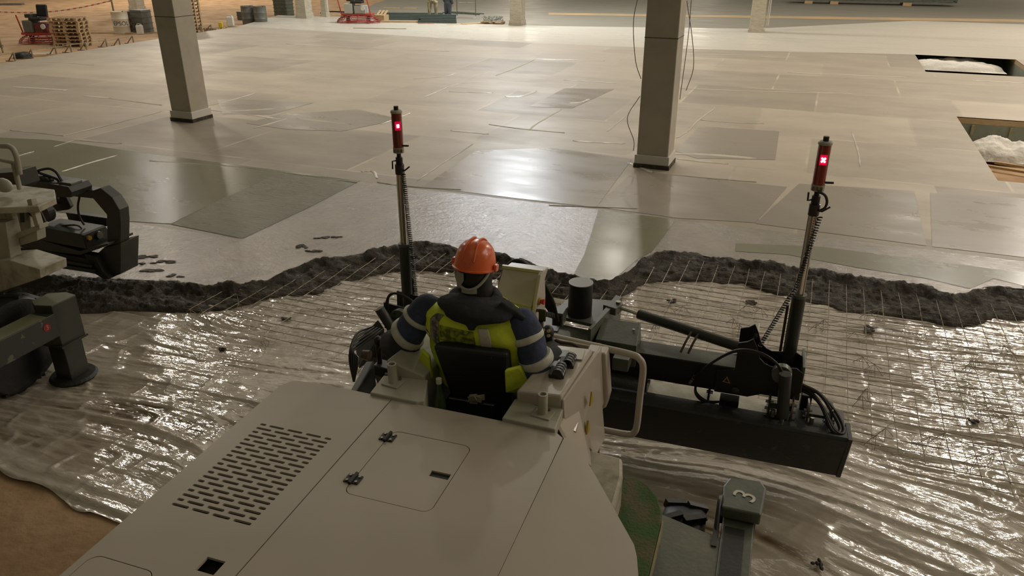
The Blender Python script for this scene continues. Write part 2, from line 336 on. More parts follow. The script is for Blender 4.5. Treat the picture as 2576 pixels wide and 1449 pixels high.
# wet zones of the newest pour
ZW = ZS + .003
raw = [p + Vector((0, 0, .003)) for p in top[:-1]] + [W(26, 11, ZW)] + px([(2576, 658), (2200, 612), (1690, 549), (1500, 526), (1050, 475), (905, 455), (780, 520), (610, 600), (450, 578), (300, 556), (0, 512)], ZW) + [W(-24, 5, ZW)]
cut_sheet(raw, [], ZW).build('floor', C_RAW, kind='structure')
ZW2 = ZS + .006
def patch(P, m, z=ZW2): cut_sheet(px(P, z), [], z).build('floor', m, kind='structure')
patch([(1505, 529), (1700, 552), (1672, 590), (1640, 632), (1600, 655), (1575, 676), (1540, 706), (1500, 712), (1440, 696), (1470, 640), (1490, 580)], C_SMO)
patch([(1850, 612), (2060, 620), (2576, 686), (2700, 704), (2700, 760), (2580, 720), (2500, 700), (2440, 726), (2330, 700), (2150, 672), (1980, 640), (1850, 632)], C_SMO)
patch([(-300, 340), (0, 346), (130, 352), (300, 376), (620, 418), (905, 454), (705, 435), (560, 500), (430, 563), (300, 555), (0, 511), (-300, 470)], C_SMO)
patch([(705, 435), (905, 455), (780, 520), (610, 600), (430, 564), (560, 500)], C_BRU)
for P in ([(545, 250), (585, 249), (790, 258), (680, 288), (560, 286)], [(620, 310), (700, 288), (900, 275), (1010, 300), (860, 330), (720, 325)], [(1420, 222), (1545, 224), (1440, 272), (1330, 268)],
          [(1062, 470), (1200, 378), (1400, 372), (1590, 400), (1500, 522)], [(1500, 520), (1600, 425), (1690, 440), (1980, 470), (1900, 560), (1700, 548)], [(1900, 562), (2010, 462), (2300, 480), (2330, 618)],
          [(1760, 318), (1960, 330), (1950, 402), (1750, 398), (1700, 380)], [(2340, 485), (2600, 500), (2600, 650), (2345, 620)]):
    patch(P, C_DARKP, ZS + .004)
# pale ridges left between screed passes
RID = [((1050, 476), (1110, 433), (1190, 381), 3), ((163, 360), (280, 330), (410, 296), 3), ((30, 345), (100, 352), (163, 360), 2), ((160, 453), (230, 430), (299, 410), 5), ((190, 370), (310, 380), (310, 380), 3), ((140, 388), (195, 370), (195, 370), 2),
       ((50, 412), (92, 400), (92, 400), 3), ((38, 232), (160, 240), (160, 242), 9), ((212, 255), (280, 262), (280, 262), 5), ((280, 262), (410, 280), (410, 280), 3), ((510, 285), (600, 262), (643, 249), 3), ((515, 290), (690, 313), (710, 315), 3), ((640, 340), (700, 322), (725, 314), 3),
       ((748, 314), (820, 322), (885, 330), 4), ((1135, 345), (1180, 349), (1230, 355), 9), ((1230, 330), (1300, 340), (1420, 352), 2), ((1270, 257), (1310, 256), (1350, 243), 9), ((1240, 248), (1180, 246), (1130, 244), 3), ((1247, 203), (1300, 182), (1345, 161), 3), ((1346, 160), (1500, 164), (1520, 165), 2),
       ((1070, 258), (1100, 245), (1128, 232), 2), ((1033, 300), (1015, 308), (958, 330), 2), ((1430, 274), (1460, 272), (1482, 264), 5), ((1418, 215), (1480, 218), (1550, 223), 2), ((1640, 455), (1700, 462), (1900, 480), 2), ((1440, 372), (1500, 376), (1572, 379), 5), ((1333, 343), (1350, 328), (1412, 290), 3),
       ((1526, 349), (1548, 330), (1598, 285), 2), ((1728, 349), (1756, 318), (1800, 285), 3), ((1700, 365), (1725, 350), (1728, 349), 3), ((1760, 318), (1850, 325), (1920, 328), 2), ((1690, 235), (1900, 244), (2140, 250), 2), ((1980, 195), (2100, 200), (2290, 208), 2), ((2440, 215), (2500, 218), (2576, 223), 2),
       ((1910, 154), (1960, 155), (2000, 155), 2), ((1700, 146), (1800, 148), (1870, 150), 2), ((1640, 455), (1590, 432), (1575, 430), 7), ((1680, 405), (1780, 408), (1900, 418), 7), ((1700, 418), (1760, 425), (1830, 432), 6), ((560, 296), (640, 292), (700, 288), 5), ((2140, 350), (2155, 400), (2160, 440), 2),
       ((950, 480), (1020, 490), (1160, 500), 2), ((910, 452), (940, 452), (950, 470), 4), ((380, 425), (600, 440), (900, 482), 2), ((720, 120), (900, 130), (1130, 140), 2), ((1040, 212), (1120, 205), (1150, 195), 2), ((100, 166), (180, 170), (240, 176), 3), ((1380, 540), (1580, 548), (1600, 549), 1)]
rb = MB()
for r in RID:
    pts = curve_pts([G(*r[0], 0), G(*r[1], 0), G(*r[2], 0)] if r[1] != r[2] else [G(*r[0], 0), G(*r[1], 0)], 12)
    prev = None
    for i, p in enumerate(pts):
        d = (pts[min(i + 1, len(pts) - 1)] - pts[max(i - 1, 0)]).normalized(); nrm = Vector((-d.y, d.x, 0)); scale = (Vector((0, p.y, 0)).length + 2) / FPX
        w = r[3] * scale * (1.2 if abs(d.x) < .9 else 1.8) * (.55 + .7 * random.random()) * (.25 if i in (0, len(pts) - 1) else 1)
        w = min(w * .7, .07)
        cur = (p + nrm * w + Vector((0, 0, ZS + .004)), p + Vector((0, 0, ZS + .014)), p - nrm * w + Vector((0, 0, ZS + .004)))
        if prev: rb.add(list(prev) + list(cur), [(0, 3, 4, 1), (1, 4, 5, 2)])
        prev = cur
rb.build('trim_2', RIDGE, kind='structure')
# orange line painted across the far floor
MB().add([G(1380, 32, .125), G(2590, 49, .125), G(2590, 56, .125), G(1380, 37, .125)], [(0, 3, 2, 1)]).build('trim_3', mat('painted_line', (.50, .33, .16), .5, c2=(.36, .28, .18), ns=.6, lo=.4, hi=.7), kind='structure')

# heap of fresh concrete along the pour front
def resample(P, n):
    P = [Vector(p) for p in P]; L = [0]
    for i in range(1, len(P)): L.append(L[-1] + (P[i] - P[i - 1]).length)
    out = []
    for k in range(n):
        t = L[-1] * k / (n - 1); i = max(j for j in range(len(L)) if L[j] <= t + 1e-9); i = min(i, len(P) - 2)
        a = (t - L[i]) / max(1e-9, L[i + 1] - L[i]); out.append(P[i].lerp(P[i + 1], a))
    return out
# match both fronts by their position along the machine's r axis
def by_r(P):
    Q = [Lc(p) for p in P]; r = np.array([q.x for q in Q]); f = np.array([q.y for q in Q])
    for i in range(1, len(r)): r[i] = max(r[i], r[i - 1] + .004)
    return r, f
rt, ft = by_r(top); rbt, fb = by_r(bot)
rs = np.concatenate([np.linspace(-24, -8.5, 40), np.linspace(-8.4, 7, 760), np.linspace(7.1, 26, 60)])
FT = np.interp(rs, rt, ft); FB = np.interp(rs, rbt, fb)
k = np.array([1, 2, 3, 2, 1.]); k /= k.sum(); FBs = np.convolve(np.pad(FB, 2, 'edge'), k, 'valid')
FBs = FBs + (fbm(rs * 3, rs * 0, 3, 5) - .5) * .10; FT2 = FT + .05 + (fbm(rs * 5, rs * 0 + 9, 4, 8) - .5) * .16
NT = 40; tt = np.linspace(0, 1, NT)
RR, TT = np.meshgrid(rs, tt, indexing='ij'); FF = FT2[:, None] * (1 - TT) + FBs[:, None] * TT
prof = np.interp(tt, [0, .06, .15, .3, .45, .7, .88, .96, 1], [.145, .165, .180, .125, .095, .082, .072, .045, -.01])
Z = np.repeat(prof[None, :], len(rs), 0)
rough = (fbm(RR * 4, FF * 6, 5, 3, .66) - .5) * .16 + (ridged(RR * 9, FF * 14, 31) - .5) * .022 + (fbm(RR * 26, FF * 26, 3, 33, .6) - .5) * .04
Z = Z + rough * np.clip(TT * 9, 0, 1) * np.clip((1 - TT) * 6, .0, 1)
Z[:, 0] = ZS - .01; Z[:, 1] = np.minimum(Z[:, 1], ZS + .012)
ca, sa = math.cos(AZM), math.sin(AZM)
X = M0.x + RR * ca + FF * sa; Y = M0.y - RR * sa + FF * ca
def grid_mesh(name, X, Y, Z, mat_, **kw):
    n, m = X.shape; me = bpy.data.meshes.new(name)
    co = np.stack([X, Y, Z], -1).reshape(-1, 3).astype(np.float32); idx = np.arange(n * m).reshape(n, m)
    fc = np.stack([idx[:-1, :-1], idx[1:, :-1], idx[1:, 1:], idx[:-1, 1:]], -1).reshape(-1, 4)
    me.vertices.add(len(co)); me.vertices.foreach_set('co', co.ravel()); me.loops.add(fc.size); me.loops.foreach_set('vertex_index', fc.ravel().astype(np.int32))
    me.polygons.add(len(fc)); me.polygons.foreach_set('loop_start', np.arange(0, fc.size, 4, dtype=np.int32)); me.update(calc_edges=True); me.validate()
    me.polygons.foreach_set('use_smooth', [True] * len(me.polygons)); me.materials.append(mat_)
    # faces up
    if me.polygons[0].normal.z < 0: me.flip_normals()
    o = bpy.data.objects.new(name, me); COL.objects.link(o); return o
o = grid_mesh('concrete_heap', X, Y, Z, C_MOUND)
tag(o, 'dark rough heap of freshly poured concrete along the wavy pour front', 'concrete', kind='stuff')
# boot prints and clods dragged onto the wet strip
def clod(pts, lab, seed, ZS=ZS):
    mb = MB(); rg = random.Random(seed)
    for (x, y, w, h) in pts:
        c = G(x, y, ZS); sc = 1 / (FPX / (c.y * _cp + 3.8 * _sp))
        for k in range(7):
            mb.ell((c.x + rg.uniform(-.5, .5) * w * sc, c.y + rg.uniform(-.5, .5) * h * sc * 2, ZS + .004), w * sc * rg.uniform(.1, .28), h * sc * rg.uniform(.3, .8), .012, 9, 6)
    o = mb.build('concrete_clods', C_MOUND, smooth=True); tag(o, lab, 'concrete', kind='stuff')
clod([(765, 620, 30, 10), (805, 600, 40, 12), (850, 597, 25, 6), (790, 634, 40, 8)], 'trampled dark boot marks on the wet strip above the heap', 1)
clod([(360, 648, 60, 12), (405, 660, 60, 8), (375, 680, 60, 10), (445, 695, 36, 10), (340, 665, 40, 6)], 'trampled dark clods right of the second machine blade', 2)

clod([(2185, 826, 26, 14), (1885, 762, 30, 10), (1690, 758, 22, 8), (2450, 1060, 20, 10), (2060, 1420, 30, 14), (720, 800, 26, 8), (560, 880, 16, 6)], 'small dark concrete splashes scattered on the plastic sheet', 3, .035)
# ---------------------------------------------------------------- plastic membrane
def film_material():
    m = bpy.data.materials.new('membrane_film'); m.use_nodes = True; nt = m.node_tree; N = nt.nodes; K = nt.links; b = N['Principled BSDF']
    def math_(op, a, c=None):
        n = N.new('ShaderNodeMath'); n.operation = op
        for i, v in enumerate((a, c)):
            if v is None: continue
            if isinstance(v, (int, float)): n.inputs[i].default_value = v
            else: K.new(v, n.inputs[i])
        return n.outputs[0]
    at = N.new('ShaderNodeAttribute'); at.attribute_name = 'lift'; uvn = N.new('ShaderNodeAttribute'); uvn.attribute_name = 'fold'
    vec = uvn.outputs['Vector']
    n = N.new('ShaderNodeTexNoise'); n.inputs['Scale'].default_value = 1.8; n.inputs['Detail'].default_value = 6; n.inputs['Roughness'].default_value = .6
    st = N.new('ShaderNodeMapping'); st.inputs['Scale'].default_value = (.45, 1.8, 1); K.new(vec, st.inputs[0]); K.new(st.outputs[0], n.inputs['Vector'])
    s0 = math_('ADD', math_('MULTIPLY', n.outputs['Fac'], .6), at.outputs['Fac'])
    cr = N.new('ShaderNodeValToRGB'); cr.color_ramp.elements[0].position = .40; cr.color_ramp.elements[0].color = (.115, .075, .035, 1); cr.color_ramp.elements[1].position = .85; cr.color_ramp.elements[1].color = (.50, .44, .36, 1)  # raised folds milky, soil-touching valleys brown; also paints in missing wrinkle contrast
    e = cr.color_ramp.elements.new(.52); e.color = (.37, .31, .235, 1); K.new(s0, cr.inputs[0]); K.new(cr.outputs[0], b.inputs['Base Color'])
    b.inputs['Roughness'].default_value = .13; b.inputs['Specular IOR Level'].default_value = .9; b.inputs['Coat Weight'].default_value = .9; b.inputs['Coat Roughness'].default_value = .035; b.inputs['Coat IOR'].default_value = 1.6
    h = None
    for sx, sy, sc, amp in ((1.0, 4.2, 3.3, 1.0), (1.8, 5.0, 8.5, .42)):
        q = N.new('ShaderNodeMapping'); q.inputs['Scale'].default_value = (sx, sy, 1); K.new(vec, q.inputs[0])
        wn = N.new('ShaderNodeTexNoise'); wn.inputs['Scale'].default_value = 1.5; wn.inputs['Detail'].default_value = 2; K.new(q.outputs[0], wn.inputs['Vector'])
        wa = N.new('ShaderNodeMix'); wa.data_type = 'VECTOR'; wa.inputs[0].default_value = .22; K.new(q.outputs[0], wa.inputs[4]); K.new(wn.outputs['Color'], wa.inputs[5])
        v = N.new('ShaderNodeTexVoronoi'); v.feature = 'F1'; v.inputs['Scale'].default_value = sc; K.new(wa.outputs[1], v.inputs['Vector'])
        sb = N.new('ShaderNodeVectorMath'); sb.operation = 'SUBTRACT'; K.new(wa.outputs[1], sb.inputs[0]); K.new(v.outputs['Position'], sb.inputs[1])
        c5 = N.new('ShaderNodeVectorMath'); c5.operation = 'SUBTRACT'; K.new(v.outputs['Color'], c5.inputs[0]); c5.inputs[1].default_value = (.5, .5, .5)
        dt = N.new('ShaderNodeVectorMath'); dt.operation = 'DOT_PRODUCT'; K.new(sb.outputs[0], dt.inputs[0]); K.new(c5.outputs[0], dt.inputs[1])
        hh = math_('MULTIPLY', dt.outputs['Value'], amp * 2.0)
        h = hh if h is None else math_('ADD', h, hh)
    n3 = N.new('ShaderNodeTexNoise'); n3.inputs['Scale'].default_value = 16; n3.inputs['Detail'].default_value = 3; q = N.new('ShaderNodeMapping'); q.inputs['Scale'].default_value = (.4, 1.6, 1); K.new(vec, q.inputs[0]); K.new(q.outputs[0], n3.inputs['Vector'])
    h = math_('ADD', h, math_('MULTIPLY', n3.outputs['Fac'], .22))
    bp = N.new('ShaderNodeBump'); bp.inputs['Strength'].default_value = .85; bp.inputs['Distance'].default_value = .035; K.new(h, bp.inputs['Height']); K.new(bp.outputs[0], b.inputs['Normal']); K.new(bp.outputs[0], b.inputs['Coat Normal'])
    return m
FILM = film_material()
def membrane(name, r0, r1, f0, f1, step, label, left_edge=False):
    n = int((r1 - r0) / step); m = int((f1 - f0) / step)
    RR, FF = np.meshgrid(np.linspace(r0, r1, n), np.linspace(f0, f1, m), indexing='ij')
    if left_edge: FF = f0 + (FF - f0) * 1.0 + (1 - (FF - f0) / (f1 - f0)) * ((fbm(RR * 1.2, RR * 0, 3, 77) - .5) * .3 - (RR + 3) * .06)
    # local direction of the folds: level on the left, falling to the right in the right part
    # integrate a slowly turning fold direction so that folds run on without breaks
    bend = .10 * np.clip(RR - 1.2, 0, 3.2) ** 1.6 * np.clip((3.4 - FF) / 2.5, 0, 1) + (fbm(RR * .30 + 3, FF * .30, 2, 40) - .5) * 1.3
    s = RR * 1.0; t = FF + bend
    wx = (fbm(RR * .6, FF * .8, 3, 60) - .5) * .9
    big = ridged(s * .30 + wx * .4, t * 3.0 + wx * .6, 1) ** 5
    mid = ridged(s * .6 + 5 + wx, t * 10 + wx * 1.2, 2) ** 4
    fine = ridged(s * 2.4, t * 21 + wx * 3, 3) ** 3
    cr = ridged(RR * 5 + wx * 4, FF * 5 - wx * 3, 4) ** 5 * ridged(RR * 4.1 - FF * 3, FF * 3.7 + RR * 2, 6)
    zone = np.clip(fbm(RR * .45, FF * .6, 2, 90) * 2.2 - .5, 0, 1)
    Z = .004 + .028 * big + .016 * mid + .006 * fine + .016 * cr * zone
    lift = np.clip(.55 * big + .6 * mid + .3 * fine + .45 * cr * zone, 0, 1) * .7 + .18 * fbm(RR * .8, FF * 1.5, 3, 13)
    edge = np.minimum(np.minimum(RR - r0, r1 - RR), np.minimum(FF - FF.min() if False else 9 + 0 * FF, f1 - FF)); Z = Z * np.clip(edge / .1 + .2, .2, 1)
    X = M0.x + RR * ca + FF * sa; Y = M0.y - RR * sa + FF * ca
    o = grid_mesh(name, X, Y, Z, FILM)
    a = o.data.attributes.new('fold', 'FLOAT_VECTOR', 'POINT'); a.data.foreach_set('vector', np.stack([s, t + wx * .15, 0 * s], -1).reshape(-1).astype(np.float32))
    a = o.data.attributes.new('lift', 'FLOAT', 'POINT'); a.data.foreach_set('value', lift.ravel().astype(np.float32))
    return tag(o, label, 'plastic sheet')
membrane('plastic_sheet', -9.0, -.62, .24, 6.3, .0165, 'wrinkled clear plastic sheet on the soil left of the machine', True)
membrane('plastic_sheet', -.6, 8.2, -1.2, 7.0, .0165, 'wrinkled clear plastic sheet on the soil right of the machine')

# ---------------------------------------------------------------- rebar mesh
mesh = thing('rebar_mesh', 'thin wire reinforcing mesh laid over the plastic sheet before the pour front', 'wire mesh', W(0, 0, 0), -AZM)
def f_top(r): return float(np.interp(r, rt, ft))
def f_bot(r): return float(np.interp(r, rbt, fb))
def wire(pts, rad, nm='bar', par=mesh): return MB().tube(pts, rad, 5).build(nm, WIRE, par, smooth=True)
f_near = 2.55
def near_edge(r): return float(np.interp(r, [-4.6, -3.6, -1.8, 0, 3.0, 4.0, 8], [3.25, 3.1, 2.65, 2.5, 2.95, 2.5, 2.3]))
k = 0
for i in range(62):
    r = -4.3 + i * .195; ry = random.Random(i)
    a0 = near_edge(r) - .06; a1 = f_bot(r) + (f_top(r) - f_bot(r)) * (.60 + .25 * ry.random()); sl = -DS * .8
    pts = [(r + (f - a0) * math.tan(DS) + ry.uniform(-.006, .006), f, .125 + .010 * math.sin(f * 2 + r)) for f in np.linspace(a0, a1, 12)]
    wire(pts, .0040)
for j in range(32):
    f = 2.5 + j * .147 + random.uniform(-.015, .015) + (.02 if j % 2 else 0)
    rr = np.linspace(-4.4, 7.7, 160); pts = []
    runs = []
    for r in rr:
        ff = f - (r - 1.5) * math.tan(DS) ; ok = ff > near_edge(r) - .1 and ff < f_bot(r) + (f_top(r) - f_bot(r)) * .62
        if ok: pts.append((r, ff, .130 + .008 * math.sin(r * 1.3 + j)))
        else:
            if len(pts) > 3: runs.append(pts)
            pts = []
    if len(pts) > 3: runs.append(pts)
    for p in runs: wire(p[::2] + [p[-1]], .0034)
# wire spacer chairs standing on the membrane
ch0 = None
SP = [(495, 800), (520, 815), (602, 775), (940, 925), (912, 945), (660, 880), (1700, 790), (1895, 790), (2060, 830), (2165, 860), (2180, 930), (2170, 1010), (2195, 800), (2440, 930), (2450, 1000), (2500, 1060), (2350, 1120), (2470, 1170), (2530, 900), (1850, 830), (1650, 830), (2210, 1110)]
for i, (x, y) in enumerate(SP):
    if ch0 is None:
        t = thing('wire_spacer', 'zigzag wire spacer chair standing on the plastic under the mesh', 'wire spacer', (0, 0, 0), 0, 'zigzag wire spacers holding up the mesh')
        for s in (-1, 1):
            MB().tube([(-.16, s * .05, 0), (-.08, 0, .1), (0, s * .05, 0), (.08, 0, .1), (.16, s * .05, 0)], .0028, 5).build('zigzag_wire', WIRE, t)
        MB().tube([(-.18, 0, .1), (.18, 0, .1)], .003, 5).build('top_wire', WIRE, t)
        o = ch0 = t
    else: o = copy_tree(ch0)
    p = G(x, y, .0); o.location = (p.x, p.y, .006); o.rotation_euler = (0, 0, random.uniform(0, 3))

# ================================================================ COLUMNS
def column(px_, py_, w, h, label, wrap=False, rust=False, dz=0, tubes=0):
    c = slabframe(G(px_, py_, ZS)); base = fromslab(c.x, c.y + w / 2 / math.cos(.2), ZS)
    t = thing('concrete_column', label, 'column', base, -AZS)
    MB().box(-w / 2, w / 2, -w / 2, w / 2, 0, h).build('shaft', WRAP if wrap else COLM, t, bevel=.015)
    g = w / 2 + .03
    MB().box(-g, g, -g, g, .07, .24).build('foam_collar', WHITEP if not wrap else WRAP, t, bevel=.01)
    MB().box(-g - .012, g + .012, -g - .012, g + .012, 0, .08).build('base_strip', C_MOUND if not wrap else WRAP, t)
    if not wrap:
        for z in (2.3, 4.6): MB().box(-w / 2 - .002, w / 2 + .002, -w / 2 - .002, w / 2 + .002, z, z + .012).build('cast_joint', C_MOUND, t)
    for k in range(tubes):
        MB().tube([(w / 2 + .1 + k * .07, -.1, 0.3), (w / 2 + .1 + k * .07, -.1, h)], .022, 8).build('conduit', WHITEP, t, smooth=True)
    return t
cR = column(1638, 424, .58, 7.5, 'square concrete column right of centre with loose wires hanging down its sides')
cL = column(460, 306, .58, 8.5, 'square concrete column on the left with white collar at its foot')
for i, (pts) in enumerate([[(-.32, -.25, 5.2), (-.30, -.27, 4.4), (-.31, -.25, 3.6)], [(-.31, -.3, 3.5), (-.46, -.3, 2.9), (-.5, -.3, 2.5), (-.42, -.3, 1.9), (-.3, -.3, 1.6)], [(-.3, -.3, 1.3), (-.5, -.32, .9), (-.36, -.3, .5), (-.35, -.3, .3)],
                           [(.34, .1, 6.0), (.5, .1, 4.6), (.46, .1, 3.9), (.33, .1, 3.3)], [(.33, .2, 5.5), (.36, .2, 3.4), (.38, .2, 2.4), (.33, .2, 1.2)], [(.33, .0, 2.9), (.48, .0, 2.3), (.55, .0, 1.8), (.46, .0, 1.4)]]):
    MB().tube(curve_pts(pts, 16), .007, 6).build('hanging_wire', STEEL, cR, smooth=True)
MB().tube([(-.34 + .055 * math.cos(t), -.28, 3.62 + .07 * math.sin(t)) for t in np.linspace(0, 6.28, 14)], .014, 6).build('wire_loop', DARK, cR)
column(758, 46, .62, 6, 'pale wrapped column behind the drums with dark panel on its right', True)
column(1296, 64, .60, 6, 'film-wrapped column behind the pallet of spacers', True)
column(1901, 82, .62, 6, 'film-wrapped column at the far right with white pipes beside it', True, tubes=2)
column(336, 27, .62, 6, 'film-wrapped column behind the cream drum at the far left', True)
column(815, 42, .30, 6, 'narrow wrapped post with a pipe right of the pale column', True, tubes=1)

# ================================================================ PITS
def pit(P, depth, nm, lab, planks_lab, foam):
    c = sum((Vector((p[0], p[1], 0)) for p in P), Vector()) / 4
    t = thing(nm, lab, 'pit', (c.x, c.y, 0), -AZS)
    inv = lambda p: Matrix.Rotation(AZS, 3, 'Z') @ (Vector((p[0], p[1], 0)) - c)
    Q = [inv(p) for p in P]; x0, x1, y0, y1 = Q[0].x, Q[1].x, Q[0].y, Q[2].y
    MB().add([(x0, y0, -depth), (x1, y0, -depth), (x1, y1, -depth), (x0, y1, -depth)], [(0, 1, 2, 3)]).build('pit_floor', SOIL if foam == 2 else C_FAR, t)
    WT = mat(nm + '_formwork', (.20, .22, .16), .5, c2=(.16, .17, .12), ns=3)
    for (a0, a1, b0, b1) in ((x0 - .04, x1 + .04, y1, y1 + .04), (x0 - .04, x1 + .04, y0 - .04, y0), (x0 - .04, x0, y0, y1), (x1, x1 + .04, y0, y1)):
        MB().box(a0, a1, b0, b1, -depth, -.0).build('form_wall', WT, t)
        horizontal = (a1 - a0) > (b1 - b0)
        Ln = (a1 - a0) if horizontal else (b1 - b0); n = max(2, int(Ln / 1.2))
        for i in range(n):
            s0 = (a0 if horizontal else b0) + Ln * i / n + .01; s1 = s0 + Ln / n - .02
            if horizontal: MB().box(s0, s1, b0 - .0 if b0 > y0 else b0, b1 + (.0), .0, .13).build('plank', WOOD, t, bevel=.004)
            else: MB().box(a0, a1, s0, s1, .0, .13).build('plank', WOOD, t, bevel=.004)
        if horizontal and b0 > y0:
            for i in range(int(Ln / .8)):
                MB().box(a0 + .4 + i * .8, a0 + .46 + i * .8, b0 - .05, b0, -.25, -.02).build('batten', WOODG, t)
    return t, (x0, x1, y0, y1), c
t1, b1, c1 = pit(P1, .50, 'formed_pit', 'large formed pit at the upper right with white foam scraps inside', '', 1)
t2, b2, c2_ = pit(P2, .60, 'formed_pit', 'formed pit with yellow timber edge at the right border', '', 2)
def scraps(px_, py_, w, d, h, z, lab, seed):
    n = 46; rg = np.random.default_rng(seed); u, v = np.meshgrid(np.linspace(-1, 1, n), np.linspace(-1, 1, n), indexing='ij')
    rr = np.sqrt(u * u + v * v); env = np.clip(1 - rr ** 2, 0, 1) ** .5
    Z = env * h * (.4 + .9 * fbm(u * 3 + seed, v * 3, 4, seed, .6)) ; Z = np.where(env > 0, Z, -.02)
    p = G(px_, py_, z); cc, ss = math.cos(AZS), math.sin(AZS)
    X = p.x + u * w * cc + v * d * ss; Y = p.y - u * w * ss + v * d * cc
    tag(grid_mesh('foam_scraps', X, Y, z + Z, FLUFF), lab, 'foam scraps', kind='stuff')
scraps(2390, 170, 1.7, .8, .34, -.26, 'long pile of white foam scraps in the far pit', 3)
scraps(2520, 392, .85, .6, .42, -.50, 'mound of white foam film in the near pit', 9)
for i, (x, y, ln, an) in enumerate([(2540, 430, 2.2, -.75), (2555, 422, 2.0, -.72)]):
    p = G(x, y, -.5); M = Matrix.Rotation(an, 3, 'Z')
    o = MB().obox((0, 0, 0), ln, .07, .05, M).build('timber_batten', WOOD); o.location = (p.x + .5, p.y - .3, -.5 + .02 * i)
    tag(o, ['pale timber batten lying across the near pit, nearer one', 'pale timber batten lying across the near pit, farther one'][i], 'batten')

# ================================================================ BACKGROUND THINGS
def at(x, y, z=0.0): return G(x, y, z)
def pallet(loc, rz, label, group=None, s=1.0, m=WOOD, nm='wooden_pallet'):
    t = thing(nm, label, 'pallet', loc, rz, group); L_, W_ = 1.2 * s, .8 * s
    for i in range(5): MB().box(-L_ / 2, L_ / 2, -W_ / 2 + i * (W_ - .1) / 4, -W_ / 2 + i * (W_ - .1) / 4 + .1, .118, .14).build('top_board', m, t)
    for i in range(3):
        x = -L_ / 2 + i * (L_ - .1) / 2
        MB().box(x, x + .1, -W_ / 2, W_ / 2, .1, .118).build('stringer_board', m, t)
        for j in range(3):
            y = -W_ / 2 + j * (W_ - .1) / 2; MB().box(x, x + .1, y, y + .1, .02, .1).build('block', m, t)
        y = -W_ / 2 + i * (W_ - .1) / 2; MB().box(-L_ / 2, L_ / 2, y, y + .1, 0, .02).build('bottom_board', m, t)
    return t
lv = ['lowest', 'second', 'third', 'fourth', 'fifth', 'sixth', 'seventh', 'eighth', 'ninth', 'tenth', 'eleventh', 'twelfth']
b = at(186, 116); proto = None
for k in range(8):
    o = pallet((0, 0, 0), 0, 'x', 'pallets stacked beside the red trowel') if proto is None else copy_tree(proto)
    if proto is None: proto = o
    o['label'] = 'weathered pallet beside the left red trowel, %s from the ground in its stack' % lv[k]
    o['group'] = 'pallets stacked beside the red trowel'
    o.location = (b.x + random.uniform(-.03, .03), b.y + random.uniform(-.03, .03), k * .142); o.rotation_euler = (0, 0, -AZS + random.uniform(-.04, .04) + .35)
b = at(480, 82)
for k in range(12):
    o = copy_tree(proto); o['label'] = 'loaded grey board pallet behind the left column, %s from the ground in its stack' % lv[k]; o['group'] = 'tall stack of board pallets behind the left column'
    o.name = 'wooden_pallet'; o.location = (b.x - .02, b.y, k * .155); o.rotation_euler = (0, 0, -AZS + random.uniform(-.03, .03)); o.scale = (.85, .85, 1.05)
for i, (x, y, lab) in enumerate([(535, 76, 'flat dark pallet on the soil left of the white canister'), (580, 74, 'dark pallet under the white canister'), (1240, 60, 'small pallet carrying grey wire spacers')]):
    p = at(x, y, .12 if i == 2 else 0); o = copy_tree(proto); o.location = p; o.rotation_euler = (0, 0, -AZS + .1 * i); o['label'] = lab; del o['group']
    if i == 2: o.scale = (.95, .8, .9)
p = at(1240, 60, .12); sm = MB(); rg = random.Random(4)
for k in range(130):
    q = Vector((rg.uniform(-.5, .5), rg.uniform(-.3, .3), .14 + rg.random() * .2)); d = Vector((rg.uniform(-1, 1), rg.uniform(-1, 1), rg.uniform(-1, 1))).normalized() * .07
    sm.cyl(p + q - d, p + q + d, .008, n=4)
tag(sm.build('spacer_pile', GREY), 'tangle of grey wire spacers heaped on the small pallet', 'wire spacers', kind='stuff')
# drums
def drum(x, y, m, lab, r=.30, h=.90, txt=None, g=None):
    p = at(x, y); t = thing('steel_drum', lab, 'drum', p, 0, g)
    pr = [(r * .97, 0), (r, .01)]
    for z in (.3, .6): pr += [(r, z * h / .9 - .02), (r * 1.04, z * h / .9), (r, z * h / .9 + .02)]
    pr += [(r, h - .01), (r * 1.02, h), (r * .96, h), (r * .95, h - .02)]
    MB().lathe(pr, n=28).build('drum_body', m, t, smooth=True)
    MB().cyl((r * .5, 0, h - .02), (r * .5, 0, h + .01), .035, n=10).build('bung', DARK, t)
    if txt:
        me = text_mesh(txt, .26, .003); a0 = math.atan2(-p.y, -p.x)
        for v in me.vertices:
            th = a0 + v.co.x / r; z = v.co.y + h * .46; rr = r * 1.012 + v.co.z; v.co = (rr * math.cos(th), rr * math.sin(th), z)
        mkobj('painted_lettering', me, mat('dark_lettering', (.05, .06, .09), .5), t)
    return t
drum(309, 83, CREAM, 'cream steel drum with dark lettering at the left', .36, .96, 'EPSOL')
drum(334, 78, mat('rusty_drum', (.12, .085, .055), .6), 'brown leaning board edge drum behind the cream drum', .3, .9)
drum(627, 61, DGREY, 'dark grey steel drum, left of the pair', .32, .9)
drum(658, 62, DGREY, 'dark grey steel drum, right of the pair', .32, .9)
